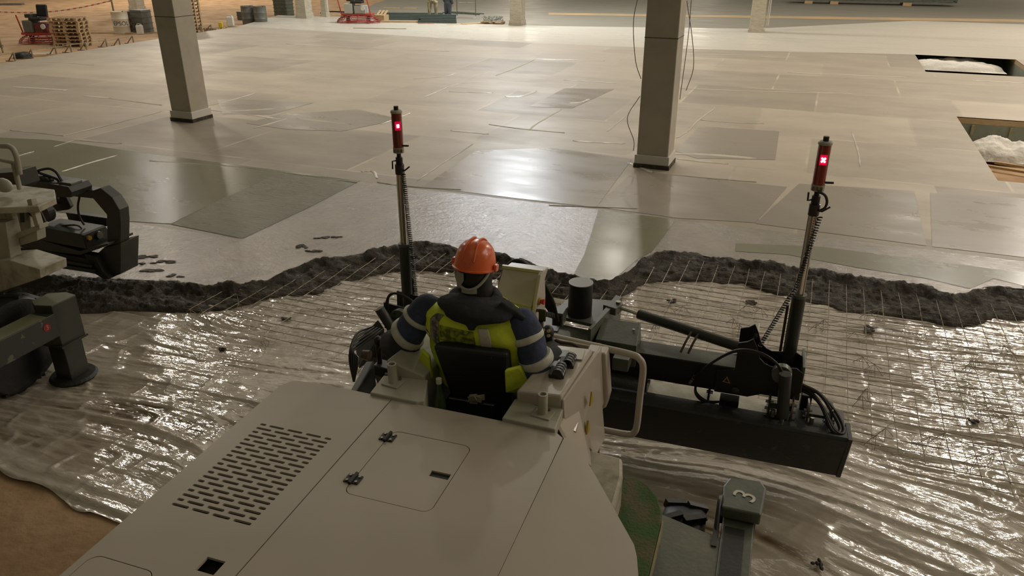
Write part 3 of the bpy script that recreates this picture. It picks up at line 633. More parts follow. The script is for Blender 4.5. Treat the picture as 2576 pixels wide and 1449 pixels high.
# grey crate, canister, scattered items
def crate(x, y, sx, sy, sz, m, nm, lab, cat, z=0, n=4, rz=-AZS):
    p = at(x, y, z); t = thing(nm, lab, cat, p, rz)
    MB().box(-sx / 2, sx / 2, -sy / 2, sy / 2, 0, sz).build('body', m, t, bevel=.02)
    for i in range(n): MB().box(-sx / 2 - .02, sx / 2 + .02, -sy / 2 - .02, sy / 2 + .02, sz * (i + .6) / n, sz * (i + .6) / n + .03).build('rib', m, t)
    return t
crate(362, 80, .7, .6, 1.0, DGREY, 'plastic_bin', 'dark grey ribbed bin partly behind the left column', 'bin')
crate(716, 42, .85, .7, 1.3, GREY, 'form_crate', 'dark green stack of formwork crates left of the pale column', 'crate', n=7)
crate(618, 50, .7, .5, .45, GREY, 'formwork_pile', 'low grey-green pile of clamps left of the drum pair', 'crate', n=3)
def canister(x, y, m, lab, s=1.0, z=.14):
    p = at(x, y, z); t = thing('canister', lab, 'canister', p, -AZS + .5)
    MB().box(-.13 * s, .13 * s, -.1 * s, .1 * s, 0, .36 * s).build('body', m, t, bevel=.03 * s)
    MB().cyl((.07 * s, 0, .36 * s), (.07 * s, 0, .41 * s), .03 * s, n=10).build('cap', m, t)
    MB().tube([(-.09 * s, 0, .35 * s), (-.07 * s, 0, .42 * s), (.02 * s, 0, .42 * s), (.03 * s, 0, .35 * s)], .014 * s, 6).build('handle', m, t)
canister(581, 66, WHITEP, 'white plastic canister standing on the dark pallet', 1.25)
canister(354, 86, WHITEP, 'white canister at the foot of the grey bin', 1.1, 0)
canister(556, 70, mat('yellow_plastic', (.60, .48, .03), .5), 'small yellow can left of the white canister', .7)
# planks and pipes
def plank(x, y, ln, w, h, an, lab, m=WOOD, z=.12, nm='plank', cat='plank'):
    p = at(x, y, z); o = MB().box(-ln / 2, ln / 2, -w / 2, w / 2, 0, h).build(nm, m, bevel=.004); o.location = p; o.rotation_euler = (0, 0, an); return tag(o, lab, cat)
plank(1195, 61, 1.5, .28, .06, .55, 'pale plank right of the dark pipe bundle')
plank(1150, 63, 1.0, .3, .04, 0, 'short flat plank at the end of the dark pipe bundle')
plank(1010, 58, 2.1, .18, .10, -.05, 'long pale plank lying beside the orange-tipped board')
plank(1072, 61, .8, .12, .05, -.05, 'board with an orange end beside the long pale plank', mat('orange_board', (.5, .16, .05), .6))
plank(985, 22, 1.0, .3, .06, -.1, 'pale timber piece on the far floor, left one'); plank(1033, 22, .8, .3, .06, -.1, 'pale timber piece on the far floor, right one')
plank(955, 72, 2.6, .05, .02, -.12, 'thin steel straightedge lying on the pale slab', STEEL, ZS)
plank(255, 84, 3.0, .1, .04, -.05, 'pale batten on the soil left of the cream drum', WOOD, 0)
plank(700, 63, 1.2, .25, .05, .2, 'loose boards right of the drum pair', WOOD, 0)
plank(610, 68, 1.4, .5, .06, .1, 'wide board under the left grey drum', WOOD, 0)
plank(150, 140, 2.2, .10, .05, .35, 'pale batten lying along the slab edge stakes', WOOD, .0)
plank(95, 137, 1.0, .25, .04, .3, 'white board scrap beside the black tub', WHITEP, .0)
def pipes(x, y, n, ln, r, an, lab, m, z=.12):
    p = at(x, y, z); t = thing('pipe_bundle', lab, 'pipes', p, an); k = 0; row = 0
    while k < n:
        for i in range(max(1, int(n / 3) - row)):
            MB().cyl((-ln / 2 + random.uniform(-.1, .1), (i + row * .5) * 2 * r, r + row * r * 1.74), (ln / 2, (i + row * .5) * 2 * r, r + row * r * 1.74), r, n=8).build('pipe', m, t, smooth=True); k += 1
            if k >= n: break
        row += 1
pipes(1100, 60, 12, 1.9, .042, -.12, 'dark green pipes bundled on the floor in front of the two workers', mat('green_pipe', (.045, .06, .05), .4))
pipes(1030, 50, 5, 3.6, .04, -.1, 'long dark pipes lying behind the pale plank', mat('green_pipe_far', (.06, .075, .06), .4))
p = at(2180, 12, .12)
t = thing('rebar_stack', 'long stack of grey reinforcing bars on timber bearers at the top right', 'rebar', p, -AZS + .05); k = 0
for row in range(4):
    for i in range(14):
        MB().beam((-4.6 + random.uniform(-.5, .3), i * .11 + row * .05, .22 + row * .09), (4.8 + random.uniform(-.3, .6), i * .11 + row * .05 + random.uniform(-.04, .04), .22 + row * .09), .08, .08).build('bar_bundle', GREY, t)
for xx in (-3.6, -2.0, 2.4):
    MB().box(xx - .25, xx + .25, -.15, 1.6, 0, .18).build('timber_bearer', WOOD, t)
plank(12, 13, 2.4, .4, .12, .05, 'dark beam on the soil at the top left corner', DGREY, 0, 'steel_beam', 'beam')
# carton beside the second trowel
p = at(960, 55, .12); t = thing('carton', 'open brown carton beside the second red trowel', 'carton', p, -AZS)
MB().box(-.3, .3, -.25, .25, 0, .35).build('carton_body', WOOD, t)
for i in range(3): MB().obox((-.2 + i * .2, .1, .42), .12, .5, .03, Matrix.Rotation(.5, 3, 'X')).build('carton_slat', WOOD, t)
# power trowels
def trowel(x, y, rz, lab, s=1.0, z=0.0, em=None, tm=None):
    t = thing('power_trowel', lab, 'power trowel', at(x, y, z), rz)
    a, bb = 1.15 * s, .62 * s
    for hz, k in ((.04, 1.0), (.12, .97), (.20, .9), (.28, .8)):
        MB().tube([(a * k * math.cos(q), bb * k * math.sin(q), hz * s) for q in np.linspace(0, 2 * math.pi, 40)[:-1]], .02 * s, 6, closed=True).build('guard_ring', RED, t, smooth=True)
    for q in np.linspace(0, 2 * math.pi, 15)[:-1]:
        MB().tube([(a * math.cos(q), bb * math.sin(q), .04 * s), (a * .9 * math.cos(q), bb * .9 * math.sin(q), .2 * s), (a * .55 * math.cos(q), bb * .55 * math.sin(q), .38 * s)], .014 * s, 5).build('guard_spoke', RED, t)
    for sx in (-.55, .55):
        for k in range(5):
            q = k * 2 * math.pi / 5; M = Matrix.Rotation(q, 3, 'Z') @ Matrix.Rotation(.15, 3, 'X')
            MB().obox(Vector((sx * s, 0, .035 * s)) + M @ Vector((.26 * s, 0, 0)), .42 * s, .13 * s, .008, M).build('trowel_blade', STEEL, t)
        MB().cyl((sx * s, 0, .05 * s), (sx * s, 0, .3 * s), .1 * s, n=12).build('gearbox', DARK, t)
    MB().box(-.8 * s, .8 * s, -.28 * s, .28 * s, .36 * s, .46 * s).build('deck_frame', RED, t, bevel=.01)
    MB().box(-.62 * s, -.18 * s, -.3 * s, .25 * s, .46 * s, .95 * s).build('fuel_tank', tm or DGREY, t, bevel=.03)
    MB().box(-.1 * s, .5 * s, -.25 * s, .3 * s, .46 * s, .85 * s).build('engine', em or mat('engine_red_black', (.05, .02, .018), .5, c2=(.25, .03, .03), ns=9), t, bevel=.02)
    MB().cyl((.38 * s, -.27 * s, .72 * s), (.38 * s, -.31 * s, .72 * s), .11 * s, n=14).build('fan_cover', WHITEP, t)
    MB().box(-.28 * s, .32 * s, -.28 * s, .22 * s, .95 * s, 1.07 * s).build('seat_cushion', BLACK, t, bevel=.03)
    MB().obox((.05 * s, .24 * s, 1.32 * s), .5 * s, .12 * s, .5 * s, Matrix.Rotation(-.15, 3, 'X')).build('seat_back', BLACK, t, bevel=.04)
    MB().box(-.5 * s, -.2 * s, -.2 * s, .2 * s, 1.05 * s, 1.2 * s).build('armrest', DARK, t, bevel=.02)
    for q in (-.85, .72):
        MB().tube([(q * s, -.1 * s, .4 * s), (q * s - .15 * s, -.1 * s, 1.15 * s)], .03 * s, 6).build('control_post', RED, t)
    return t
trowel(112, 109, -.2, 'red ride-on power trowel with black seat on the sandy soil', .98)
trowel(902, 57, -.15, 'red ride-on power trowel with grey tanks on the pale slab', .98, ZS, mat('pale_grey_tank', (.34, .34, .30), .5), mat('pale_grey_tank', (.40, .40, .36), .5))
# black tub near slab edge
p = at(58, 146); t = thing('rubber_tub', 'black upturned rubber tub at the slab edge', 'tub', p)
MB().lathe([(.3, 0), (.3, .12), (.24, .2), (.1, .23)], n=20).build('tub_body', BLACK, t, smooth=True); MB().tube([(.31 * math.cos(q), .31 * math.sin(q), .02) for q in np.linspace(0, 6.28, 20)[:-1]], .02, 6, closed=True).build('tub_rim', BLACK, t)
# formwork stakes along the slab edge
st0 = None
for i, (x, y) in enumerate([(40, 156), (84, 148), (143, 139), (181, 134), (219, 128), (270, 120), (303, 117), (337, 111), (480, 88), (507, 84), (533, 80)]):
    if st0 is None:
        t = thing('edge_bracket', 'a', 'bracket'); MB().box(-.02, .02, -.02, .02, 0, .34).build('upright', WIRE, t); MB().beam((-.02, 0, .32), (-.38, 0, 0), .03, .03).build('strut', WIRE, t); MB().box(-.5, .0, -.015, .015, 0.0, .03).build('foot_bar', WIRE, t)
        MB().beam((0, -.02, .31), (.0, -1.0, .30), .02, .02).build('rail_rod', WOODG, t); st0 = o = t
    else: o = copy_tree(st0)
    p = at(x, y, 0); o.location = p; o.rotation_euler = (0, 0, -AZS); o['group'] = 'steel brackets holding the slab edge form'
    o['label'] = 'rusty triangular bracket holding the slab edge form on the soil side'
# warning tape
tp = thing('warning_tape', 'red and white striped barrier tape stretched behind the left trowel', 'tape', (0, 0, 0))
A = G(0, 34, .0) + Vector((0, 0, 0)); A.z = .8; B = G(214, 27, 0); A = Vector((-24, 40, .9)); B = Vector((-18.5, 41.5, 1.35)); A = G(-30, 30, .95); B = G(214, 9, 1.25); B = A + (B - A) * 1.28
TW = mat('tape_white', (.6, .5, .42), .5); TR = mat('tape_red', (.5, .12, .08), .5)
for i in range(40):
    a0 = A.lerp(B, i / 40); a1 = A.lerp(B, (i + 1) / 40); sg = -.5 * math.sin(math.pi * i / 40) * .5; s2 = -.5 * math.sin(math.pi * (i + 1) / 40) * .5
    MB().add([a0 + Vector((0, 0, sg)), a1 + Vector((0, 0, s2)), a1 + Vector((0, 0, s2 + .055)), a0 + Vector((0, 0, sg + .055))], [(0, 1, 2, 3)]).build('stripe', TR if i % 2 else TW, tp)
for P_ in (A, B): MB().box(P_.x - .03, P_.x + .03, P_.y - .03, P_.y + .03, 0, P_.z + .08).build('tape_post', WOODG, tp)
tp2 = thing('marker_post', 'thin short wooden stake at the far left beside the slab edge', 'post', at(8, 133)); MB().box(-.025, .025, -.025, .025, 0, .6).build('post_shaft', WOODG, tp2); MB().box(-.05, .05, -.05, .05, .2, .3).build('post_clip', WIRE, tp2)
# scaffold trolley
t = thing('scaffold_frame', 'grey wheeled scaffold frame behind the worker in blue', 'scaffold', at(1165, 46, .12), -AZS)
for xx in (-.35, .75):
    MB().cyl((xx, 0, .1), (xx, 0, 2.2), .025, n=8).build('upright_tube', STEEL, t)
for z in (.35, .8, 1.25, 1.7): MB().cyl((-.35, 0, z), (.75, 0, z), .018, n=6).build('rung', STEEL, t)
for q in ((-1.1, -.25), (-1.0, .3)): MB().beam((q[0], q[1], .28), (1.1, q[1], .24), .05, .05).build('base_beam', GREY, t)
for xx in (-.3, .8): MB().cyl((xx, -.27, .09), (xx, -.22, .09), .09, n=12).build('castor', WHITEP, t)
# reel of mesh/hose on far floor
t = thing('cable_heap', 'dark tangled hose lying left of the second trowel', 'hose', at(845, 35, .12))
for k in range(5): MB().tube(curve_pts([(-.9 + .1 * k, .1 * k, .05), (-.3, .1, .12), (.4, .0 + .06 * k, .1), (1.1, .2, .05)], 12), .04, 6).build('hose_strand', RUB, t)

# ---------------------------------------------------------------- figures
def remesh(o, vox=.013, sm=3):
    m = o.modifiers.new('rm', 'REMESH'); m.mode = 'VOXEL'; m.voxel_size = vox; m.use_smooth_shade = True
    s = o.modifiers.new('sm', 'SMOOTH'); s.factor = .6; s.iterations = sm; return o
def limb(mb, P, R):
    for i in range(len(P) - 1):
        mb.cyl(P[i], P[i + 1], R[i], R[i + 1], 14)
    for p, r in zip(P, R): mb.ell(p, r, r, r, 12, 8)
    return mb
def hand(mb, wrist, d, palmn, curl, s=1.0, thumb=1):
    d = Vector(d).normalized(); n = Vector(palmn); n = (n - d * n.dot(d)).normalized(); side = d.cross(n)
    M = Matrix((side, n, d)).transposed(); w = Vector(wrist)
    mb.ell(w + d * .045 * s, .042 * s, .019 * s, .052 * s, 12, 8, M)
    for i, (o, L_) in enumerate(((-.030, .068), (-.010, .078), (.010, .072), (.029, .056))):
        p = w + d * .078 * s + side * o * s; q = d.copy(); pts = [p - d * .03 * s, p]
        for j in range(3):
            q = (q + n * curl).normalized(); p = p + q * L_ * s * (.42, .32, .26)[j]; pts.append(p)
        limb(mb, pts, [.010 * s, .010 * s, .009 * s, .0085 * s, .0075 * s])
    p = w + d * .02 * s + side * -.03 * s * thumb
    q = (d * .7 - side * thumb * .7 + n * .35).normalized(); pts = [p]
    for j in range(2): p = p + q * .036 * s; pts.append(p); q = (q + n * .5 + d * .3).normalized()
    limb(mb, pts, [.012 * s, .011 * s, .009 * s])
def worker(x, y, lab, m_trouser, m_jacket, rz, legs=((-.10, 0), (.10, .02)), arm=None):
    t = thing('person', lab, 'person', at(x, y, .12), rz)
    b = MB()
    for sx, fy in legs: limb(b, [(sx, 0, .92), (sx * 1.05, fy, .5), (sx * 1.1, fy * .5 + .01, .09)], [.085, .06, .042]); b.ell((sx * 1.1, fy * .5 - .06, .05), .045, .12, .045, 12, 8)
    b.ell((0, 0, .98), .16, .11, .12); b.ell((0, 0, 1.25), .16, .10, .28); b.cyl((0, 0, 1.4), (0, 0, 1.56), .05); b.ell((0, -.01, 1.65), .078, .095, .115)
    b.ell((0, -.105, 1.64), .012, .02, .016); b.ell((-.085, 0, 1.65), .01, .02, .03); b.ell((.085, 0, 1.65), .01, .02, .03)
    for s in (-1, 1):
        A_ = [(s * .17, 0, 1.42), (s * .24, .02, 1.14), (s * .22, -.12, .92)] if not arm else arm(s)
        limb(b, A_, [.05, .042, .03]); hand(b, A_[-1], (0, -.3, -1), (-s, 0, 0), .35, 1, s)
    remesh(b.build('body', SKIN, t), .012, 2)
    tr = MB()
    for sx, fy in legs: limb(tr, [(sx, 0, .92), (sx * 1.05, fy, .5), (sx * 1.1, fy * .5 + .01, .12)], [.12, .09, .075])
    tr.ell((0, 0, .98), .19, .135, .14); remesh(tr.build('trousers', m_trouser, t), .014, 3)
    j = MB(); j.ell((0, 0, 1.25), .20, .135, .30); limb(j, [(-.15, 0, 1.43), (.15, 0, 1.43)], [.085, .085]); 
    for s in (-1, 1):
        A_ = [(s * .17, 0, 1.42), (s * .24, .02, 1.14), (s * .22, -.10, .96)] if not arm else arm(s)
        limb(j, A_, [.075, .065, .055])
    remesh(j.build('jacket', m_jacket, t), .014, 3)
    for sx, fy in legs:
        q = MB(); q.ell((sx * 1.1, fy * .5 - .06, .055), .055, .145, .055, 14, 8); q.cyl((sx * 1.1, fy * .5, .05), (sx * 1.1, fy * .5, .2), .062); remesh(q.build('boot', BLACK, t), .012, 2)
    h = MB(); h.ell((0, .0, 1.69), .105, .125, .10, 18, 10); h.build('hard_hat', WHITEP, t, smooth=True)
BLUEW = mat('blue_overalls', (.055, .065, .085), .85, bump=.4, bs=20)
CAMO = mat('olive_camouflage', (.19, .165, .085), .85, c2=(.30, .25, .16), ns=9, lo=.45, hi=.55)
worker(1128, 58, 'person in dark blue overalls standing behind the pipe bundle', BLUEW, BLUEW, 2.6)
worker(1090, 52, 'person in olive camouflage trousers leaning left beside the pipe bundle', CAMO, CAMO, 2.9, ((-.17, 0), (.17, .05)))

# ================================================================ MAIN LASER SCREED
MC = thing('laser_screed', 'large cream and charcoal laser screed machine in the foreground with an operator seated on it', 'machine', W(0, 0, 0), -AZM)
ZH = 1.73
def rrect(r0, r1, f0, f1, rad, z, n=5):
    out = []
    for cx, cy, a in ((r1 - rad, f1 - rad, 0), (r0 + rad, f1 - rad, 90), (r0 + rad, f0 + rad, 180), (r1 - rad, f0 + rad, 270)):
        for k in range(n + 1):
            t = R_(a + 90 * k / n); out.append((cx + rad * math.cos(t), cy + rad * math.sin(t), z))
    return out
# hood: left panel with 20 rows of slots
slots = []
for i in range(20):
    f = -.425 - i * (.645 / 19); p = .432 / 4; r0 = -.535; hh = .0078
    if i % 2: segs = [(r0 + p * j, r0 + p * j + .090) for j in range(4)]
    else: segs = [(r0, r0 + .036)] + [(r0 + .054 + p * j, r0 + .054 + p * j + .088) for j in range(3)] + [(r0 + .054 + 3 * p, r0 + .054 + 3 * p + .038)]
    for a, b in segs:
        s = [];
        for k in range(7): t = R_(-90 + 30 * k); s.append((b - hh + hh * math.cos(t), f + hh * math.sin(t)))
        for k in range(7): t = R_(90 + 30 * k); s.append((a + hh + hh * math.cos(t), f + hh * math.sin(t)))
        slots.append(s)
recess = [(-.172, -1.36), (-.085, -1.36), (-.085, -1.285), (-.172, -1.285)]
lh = [(-.655, -2.3), (-.003, -2.3), (-.003, 0.0), (-.08, .012), (-.25, .015), (-.5, .012), (-.60, .004), (-.635, -.03), (-.655, -.09)]
mh = rrect(-.62, -.30, -1.9, -1.42, .05, 0)
lp = cut_sheet(lh, slots + [recess] + [[(q[0], q[1]) for q in mh]], ZH).build('slotted_hood', WHITE, MC, solid=.012)
MB().box(-.6, -.05, -1.15, -.36, 1.55, 1.60).build('vent_interior', BLACK, MC)
MB().box(-.19, -.07, -1.39, -1.26, 1.66, 1.69).build('latch_recess', BLACK, MC)
mi = rrect(-.617, -.303, -1.897, -1.423, .048, ZH - .012); MB().prism(mi, [(a, b, ZH) for a, b, c in mi]).build('filler_lid', WHITE, MC, bevel=.002)
# right hood panel with access hatch opening, chamfered flank and side skirts
hr = rrect(.140, .572, -.762, -.254, .045, 0); hole = [(a, b) for a, b, c in hr]
lat = [(.458, -.528), (.556, -.528), (.556, -.486), (.458, -.486)]
rh = [(.003, -2.3), (.973, -2.3), (.973, -.9), (.974, -.25), (.972, -.04), (.93, -.008), (.8, 0), (.4, .003), (.003, 0)]
cut_sheet(rh, [hole], ZH).build('hood', WHITE, MC, solid=.012)
hi = rrect(.1435, .5685, -.7585, -.2575, .042, ZH)
hatch = cut_sheet([(a, b) for a, b, c in hi], [lat], ZH - .0005).build('access_hatch', WHITE, MC, solid=.01)
MB().box(.12, .60, -.79, -.23, 1.66, 1.69).build('hatch_frame', BLACK, MC)
MB().box(.455, .559, -.531, -.483, ZH - .02, ZH - .012).build('hatch_latch', DARK, hatch)
for f in (-.321, -.665):
    h = MB().box(.105, .180, f - .03, f + .03, ZH, ZH + .006).build('hinge', BLACK, MC, bevel=.002)
    MB().cyl((.142, f - .038, ZH + .008), (.142, f + .038, ZH + .008), .009, n=10).build('hinge_pin', BLACK, h)
    for a in (.119, .166):
        for c in (-.018, .018): MB().cyl((a, f + c, ZH + .005), (a, f + c, ZH + .010), .007, n=10).build('screw', STEEL, h)
# chamfer flank
E1 = [Vector((.978, -.03, ZH)), Vector((.975, -.9, ZH)), Vector((.975, -2.3, ZH))]
def onflank(px_, py_):
    z = 1.7
    for _ in range(12): z = ZH - .26 * (GL(px_, py_, z).x - .976)
    return GL(px_, py_, z)
E2 = [onflank(1450, 1115), onflank(1500, 1200), onflank(1595, 1370), onflank(1602, 1400), onflank(1606, 1449)]
E2.append(Vector((E2[-1].x + .01, -2.3, E2[-1].z - .002)))
fm = MB(); fm.v = [tuple(p) for p in E1] + [tuple(p) for p in E2]; fm.f = [(1, 0, 3, 4, 5, 6, 7, 8, 2)][:1]
fm.f = [f if (Vector(fm.v[f[2]]) - Vector(fm.v[f[1]])).cross(Vector(fm.v[f[4]]) - Vector(fm.v[f[1]])).z > 0 else f[::-1] for f in fm.f]
fm.build('hood_flank', WHITE, MC, solid=.012)
sk = MB()
pts = [tuple(Vector(p) - Vector((0, 0, .004))) for p in E2]; lo = [(p[0] - .01, p[1], 1.12) for p in pts]
n = len(pts); sk.add(pts + lo, [(i, i + 1, i + 1 + n, i + n) for i in range(n - 1)]).build('side_skirt', WHITE, MC, solid=.01)
sk = MB(); P_ = [(-.655, -2.3), (-.655, -.09), (-.635, -.03), (-.60, .004), (-.5, .012), (-.12, .012)]
sk.add([(a, b, ZH - .002) for a, b in P_] + [(a, b, .85) for a, b in P_], [(i, i + 6, i + 7, i + 1) for i in range(5)]).build('side_skirt', WHITE, MC, solid=-.01)
MB().box(-.60, .85, -2.2, -.05, .45, 1.5).build('chassis', DARK, MC, bevel=.03)
MB().box(-.25, .92, -.05, 1.25, .55, 1.10).build('chassis', DARK, MC, bevel=.03)
MB().box(-.12, .92, -.02, 1.2, 1.10, 1.14).build('cab_floor', BLACK, MC, bevel=.005)
MB().box(.30, .52, .05, .17, 1.42, 1.45).build('step_plate', GREY, MC, bevel=.004)
# lower fender and front right wheel
fe = MB(); fa = [(.985, -.9), (1.27, -.9), (1.235, .30), (1.20, .47), (.95, .49)]
fe.prism([(a, b, .75) for a, b in fa], [(a, b, 1.30) for a, b in fa]).build('fender', MUDDY, MC, bevel=.02)
gp = [(.93, .50, 1.62), (.96, .20, 1.62), (1.0, .48, 1.31), (.93, .78, 1.10)]
MB().prism([Vector(p) for p in gp], [Vector(p) + Vector((.02, 0, -.01)) for p in gp]).build('gusset_plate', WHITE, MC)
MB().prism([(.92, .42, 1.70), (.92, .10, 1.70), (1.01, -.03, 1.69), (1.08, .18, 1.42), (1.0, .5, 1.31)], [(.90, .42, 1.70), (.90, .10, 1.70), (.99, -.03, 1.69), (1.06, .18, 1.40), (.98, .5, 1.29)]).build('gusset_plate', WHITE, MC)
def wheel(c, R, w, m, nm, lugs, par, lugh=.03, hubm=WHITE2):
    c = Vector(c); M = frame((1, 0, 0)); pr = [(R * .55, -w / 2), (R * .8, -w / 2), (R * .95, -w * .46), (R, -w * .36), (R * 1.005, 0), (R, w * .36), (R * .95, w * .46), (R * .8, w / 2), (R * .55, w / 2)]
    t = MB().lathe(pr, c, 40, M).build(nm, m, par, smooth=True)
    MB().lathe([(.02, -w * .3), (R * .3, -w * .3), (R * .56, -w * .45), (R * .58, w * .45), (R * .3, w * .3), (.02, w * .3)], c, 24, M).build('rim', hubm, t, smooth=True)
    for k in range(lugs):
        a = 2 * math.pi * k / lugs
        for s in (-1, 1):
            aa = a + (s > 0) * math.pi / lugs; e = Vector((0, math.cos(aa), math.sin(aa))); tn = Vector((0, -math.sin(aa), math.cos(aa)))
            p0 = c + e * R * 1.0 + Vector((s * w * .46, 0, 0)); p1 = c + e * (R * 1.0) + tn * w * .30 * s + Vector((s * w * .04, 0, 0))
            B_ = MB().beam(p0, p1, R * .11, lugh * 2); B_.build('tread_lug', m, t)
    return t
gp = [(1.20, -1.6), (1.20, .56), (1.27, .575), (1.35, .53), (1.42, .44), (1.465, .32), (1.475, .20), (1.475, -1.6)]
MB().prism([(a, b, 1.02) for a, b in gp], [(a, b, 1.10) for a, b in gp]).build('mud_guard', TREAD, MC, bevel=.01)
MB().prism([(1.475, .25, 1.03), (1.482, .25, 1.03), (1.482, -1.6, 1.03), (1.475, -1.6, 1.03)], [(1.475, .25, 1.10), (1.482, .25, 1.10), (1.482, -1.6, 1.10), (1.475, -1.6, 1.10)]).build('guard_edge', WOODG, MC)
wheel((1.56, .70, .39), .37, .27, TYRE, 'wheel', 11, MC, .026, DARK)
wheel((-.82, -.02, .60), .60, .30, TREAD, 'wheel', 14, MC, .03)
# outrigger with numbered cap
og = MB(); og.box(1.79, 1.97, -1.6, .72, .72, .86).build('outrigger_arm', GREY, MC, bevel=.008)
MB().box(1.81, 1.92, -1.6, .60, .861, .866).build('worn_strip', MUDBLK, MC)
cp = [(1.775, .66), (2.0, .66), (2.02, .92), (1.985, .985), (1.80, .96), (1.765, .86)]
cap = MB().prism([(a, b, .87) for a, b in cp], [(a, b, .95) for a, b in cp]).build('outrigger_cap', GREY, MC, bevel=.012)
MB().box(1.80, 1.98, .68, .90, .30, .87).build('outrigger_sleeve', DARK, MC, bevel=.01)
MB().box(1.83, 1.95, .71, .87, .05, .32).build('outrigger_leg', DARK, MC, bevel=.01)
MB().lathe([(.16, 0.005), (.17, .02), (.15, .05), (.05, .06)], (1.89, .79, .02), 24).build('outrigger_foot', MUDBLK, MC)
me = text_mesh('3', .19, .0015); nm3 = mkobj('painted_numeral', me, REFL, cap); nm3.location = (1.905, .80, .953); nm3.rotation_euler = (0, 0, R_(72))
pl = [(1.41, -1.6), (1.80, -1.6), (1.80, .50), (1.44, .60), (1.415, .40)]
MB().prism([(a, b, .835) for a, b in pl], [(a, b, .85) for a, b in pl]).build('step_platform', mat('worn_grey_platform', (.115, .12, .085), .5, c2=(.17, .165, .11), ns=5, lo=.5, hi=.75, bump=.2), MC, bevel=.004)
MB().cyl((1.455, .35, .85), (1.455, .35, .865), .012).build('platform_bolt', STEEL, MC)
MB().box(1.745, 1.775, .42, .74, .62, .86).build('hose_bracket', DARK, MC); MB().tube(curve_pts([(1.765, .50, .80), (1.76, .70, .95), (1.77, .80, .90), (1.78, .76, .75)], 14), .014, 8).build('hydraulic_hose', RUB, MC, smooth=True)
# consoles around the seat
MB().prism([(-.145, .19, 1.45), (-.13, 0, 1.45), (.150, -.002, 1.45), (.185, .02, 1.45), (.115, .225, 1.45)], [(-.145, .19, 1.748), (-.13, 0, 1.748), (.150, -.002, 1.748), (.185, .02, 1.748), (.115, .225, 1.748)]).build('console_ledge', WHITE2, MC, bevel=.006)
MB().prism([(-.12, .19, 1.4), (.10, .215, 1.4), (.08, .75, 1.4), (-.10, .75, 1.4)], [(-.12, .19, 1.85), (.10, .215, 1.77), (.08, .75, 1.72), (-.10, .75, 1.80)]).build('left_console', WHITE2, MC, bevel=.008)
MB().prism([(.635, 0, 1.45), (.925, -.012, 1.45), (.912, .195, 1.45), (.640, .195, 1.45)], [(.635, 0, 1.750), (.925, -.012, 1.750), (.912, .195, 1.750), (.640, .195, 1.750)]).build('console_ledge', WHITE2, MC, bevel=.006)
rc = MB().prism([(.66, .19, 1.3), (.925, .19, 1.3), (.99, .72, 1.3), (.72, .72, 1.3)], [(.655, .17, 1.815), (.90, .185, 1.825), (.945, .70, 1.845), (.73, .70, 1.835)]).build('right_console', WHITE, MC, bevel=.012)
MB().prism([(.925, .10, 1.2), (.99, .10, 1.2), (1.04, .76, 1.2), (.97, .76, 1.2)], [(.90, .19, 1.80), (.912, .19, 1.80), (.975, .72, 1.82), (.95, .72, 1.82)]).build('cab_side_panel', WHITE, MC, bevel=.01)
for P_, f_ in (([(1478, 884), (1524, 890), (1531, 1000), (1524, 1026), (1500, 1040), (1480, 1040)], .80), ([(1474, 884), (1505, 888), (1512, 1030), (1505, 1050), (1488, 1056), (1462, 1045)], .72)):
    a_ = vp(P_, f_)[::-1]; MB().prism(a_, [(p[0], p[1] + .10, p[2]) for p in a_]).build('rounded_guard', WHITE, MC, bevel=.012, seg=3)
for k, (f, z) in enumerate(((.47, 1.66), (.42, 1.50))):
    st = MB().prism([(.995 - k * .004, f - .028, z - .035), (1.0 - k * .004, f + .028, z - .030), (.995 - k * .004, f, z + .042)], [(1.003, f - .028, z - .035), (1.008, f + .028, z - .030), (1.003, f, z + .042)]); st.build('warning_sticker', YEL, MC)
for (r, f) in ((-.055, .13), (.823, .105)):
    s = MB().prism(*[[(r - .055, f - .04, z), (r + .05, f - .055, z), (r + .06, f + .035, z), (r - .04, f + .05, z)] for z in (1.749, 1.757)]).build('socket_plate', WHITE2, MC, bevel=.002)
    q = MB().lathe([(.026, 0), (.026, .115), (.018, .115), (.018, .06), (.001, .06)], (r, f, 1.756), 16).build('tube_socket', WHITE2, MC, smooth=True)
    MB().cyl((r + .03, f + .03, 1.756), (r + .03, f + .03, 1.775), .008, n=8).build('bolt', STEEL, s)
    MB().cyl((r - .024, f, 1.80), (r - .045, f, 1.80), .006, n=8).build('thumb_screw', STEEL, q)
# ribbed lever banks
for k, (r, f) in enumerate(((.835, .385), (.858, .505))):
    bk = MB().obox((r - .012, f, 1.842), .085, .10, .02, Matrix.Rotation(.10, 3, 'Z')).build('rocker_bank', BLACK, rc, bevel=.003)
    for j in range(4):
        c = Vector((r, f - .038 + j * .026, 1.855)); M = frame((0, 1, 0)); MB().cyl(c - Vector((0, .011, 0)), c + Vector((0, .011, 0)), .032, n=14).build('rocker_lever', BLACKG, rc, bevel=.003)
for (r, f, s) in ((.79, .47, .06), (.80, .60, .07)): MB().obox((r, f, 1.838), s, s * 1.2, .006, Matrix.Rotation(.1, 3, 'Z')).build('placard', mat('grey_placard', (.22, .25, .28), .4), rc)
MB().obox((.87, .61, 1.845), .085, .12, .006, Matrix.Rotation(.1, 3, 'Z')).build('display_plate', mat('pale_plate', (.5, .5, .44), .2, coat=.6), rc)
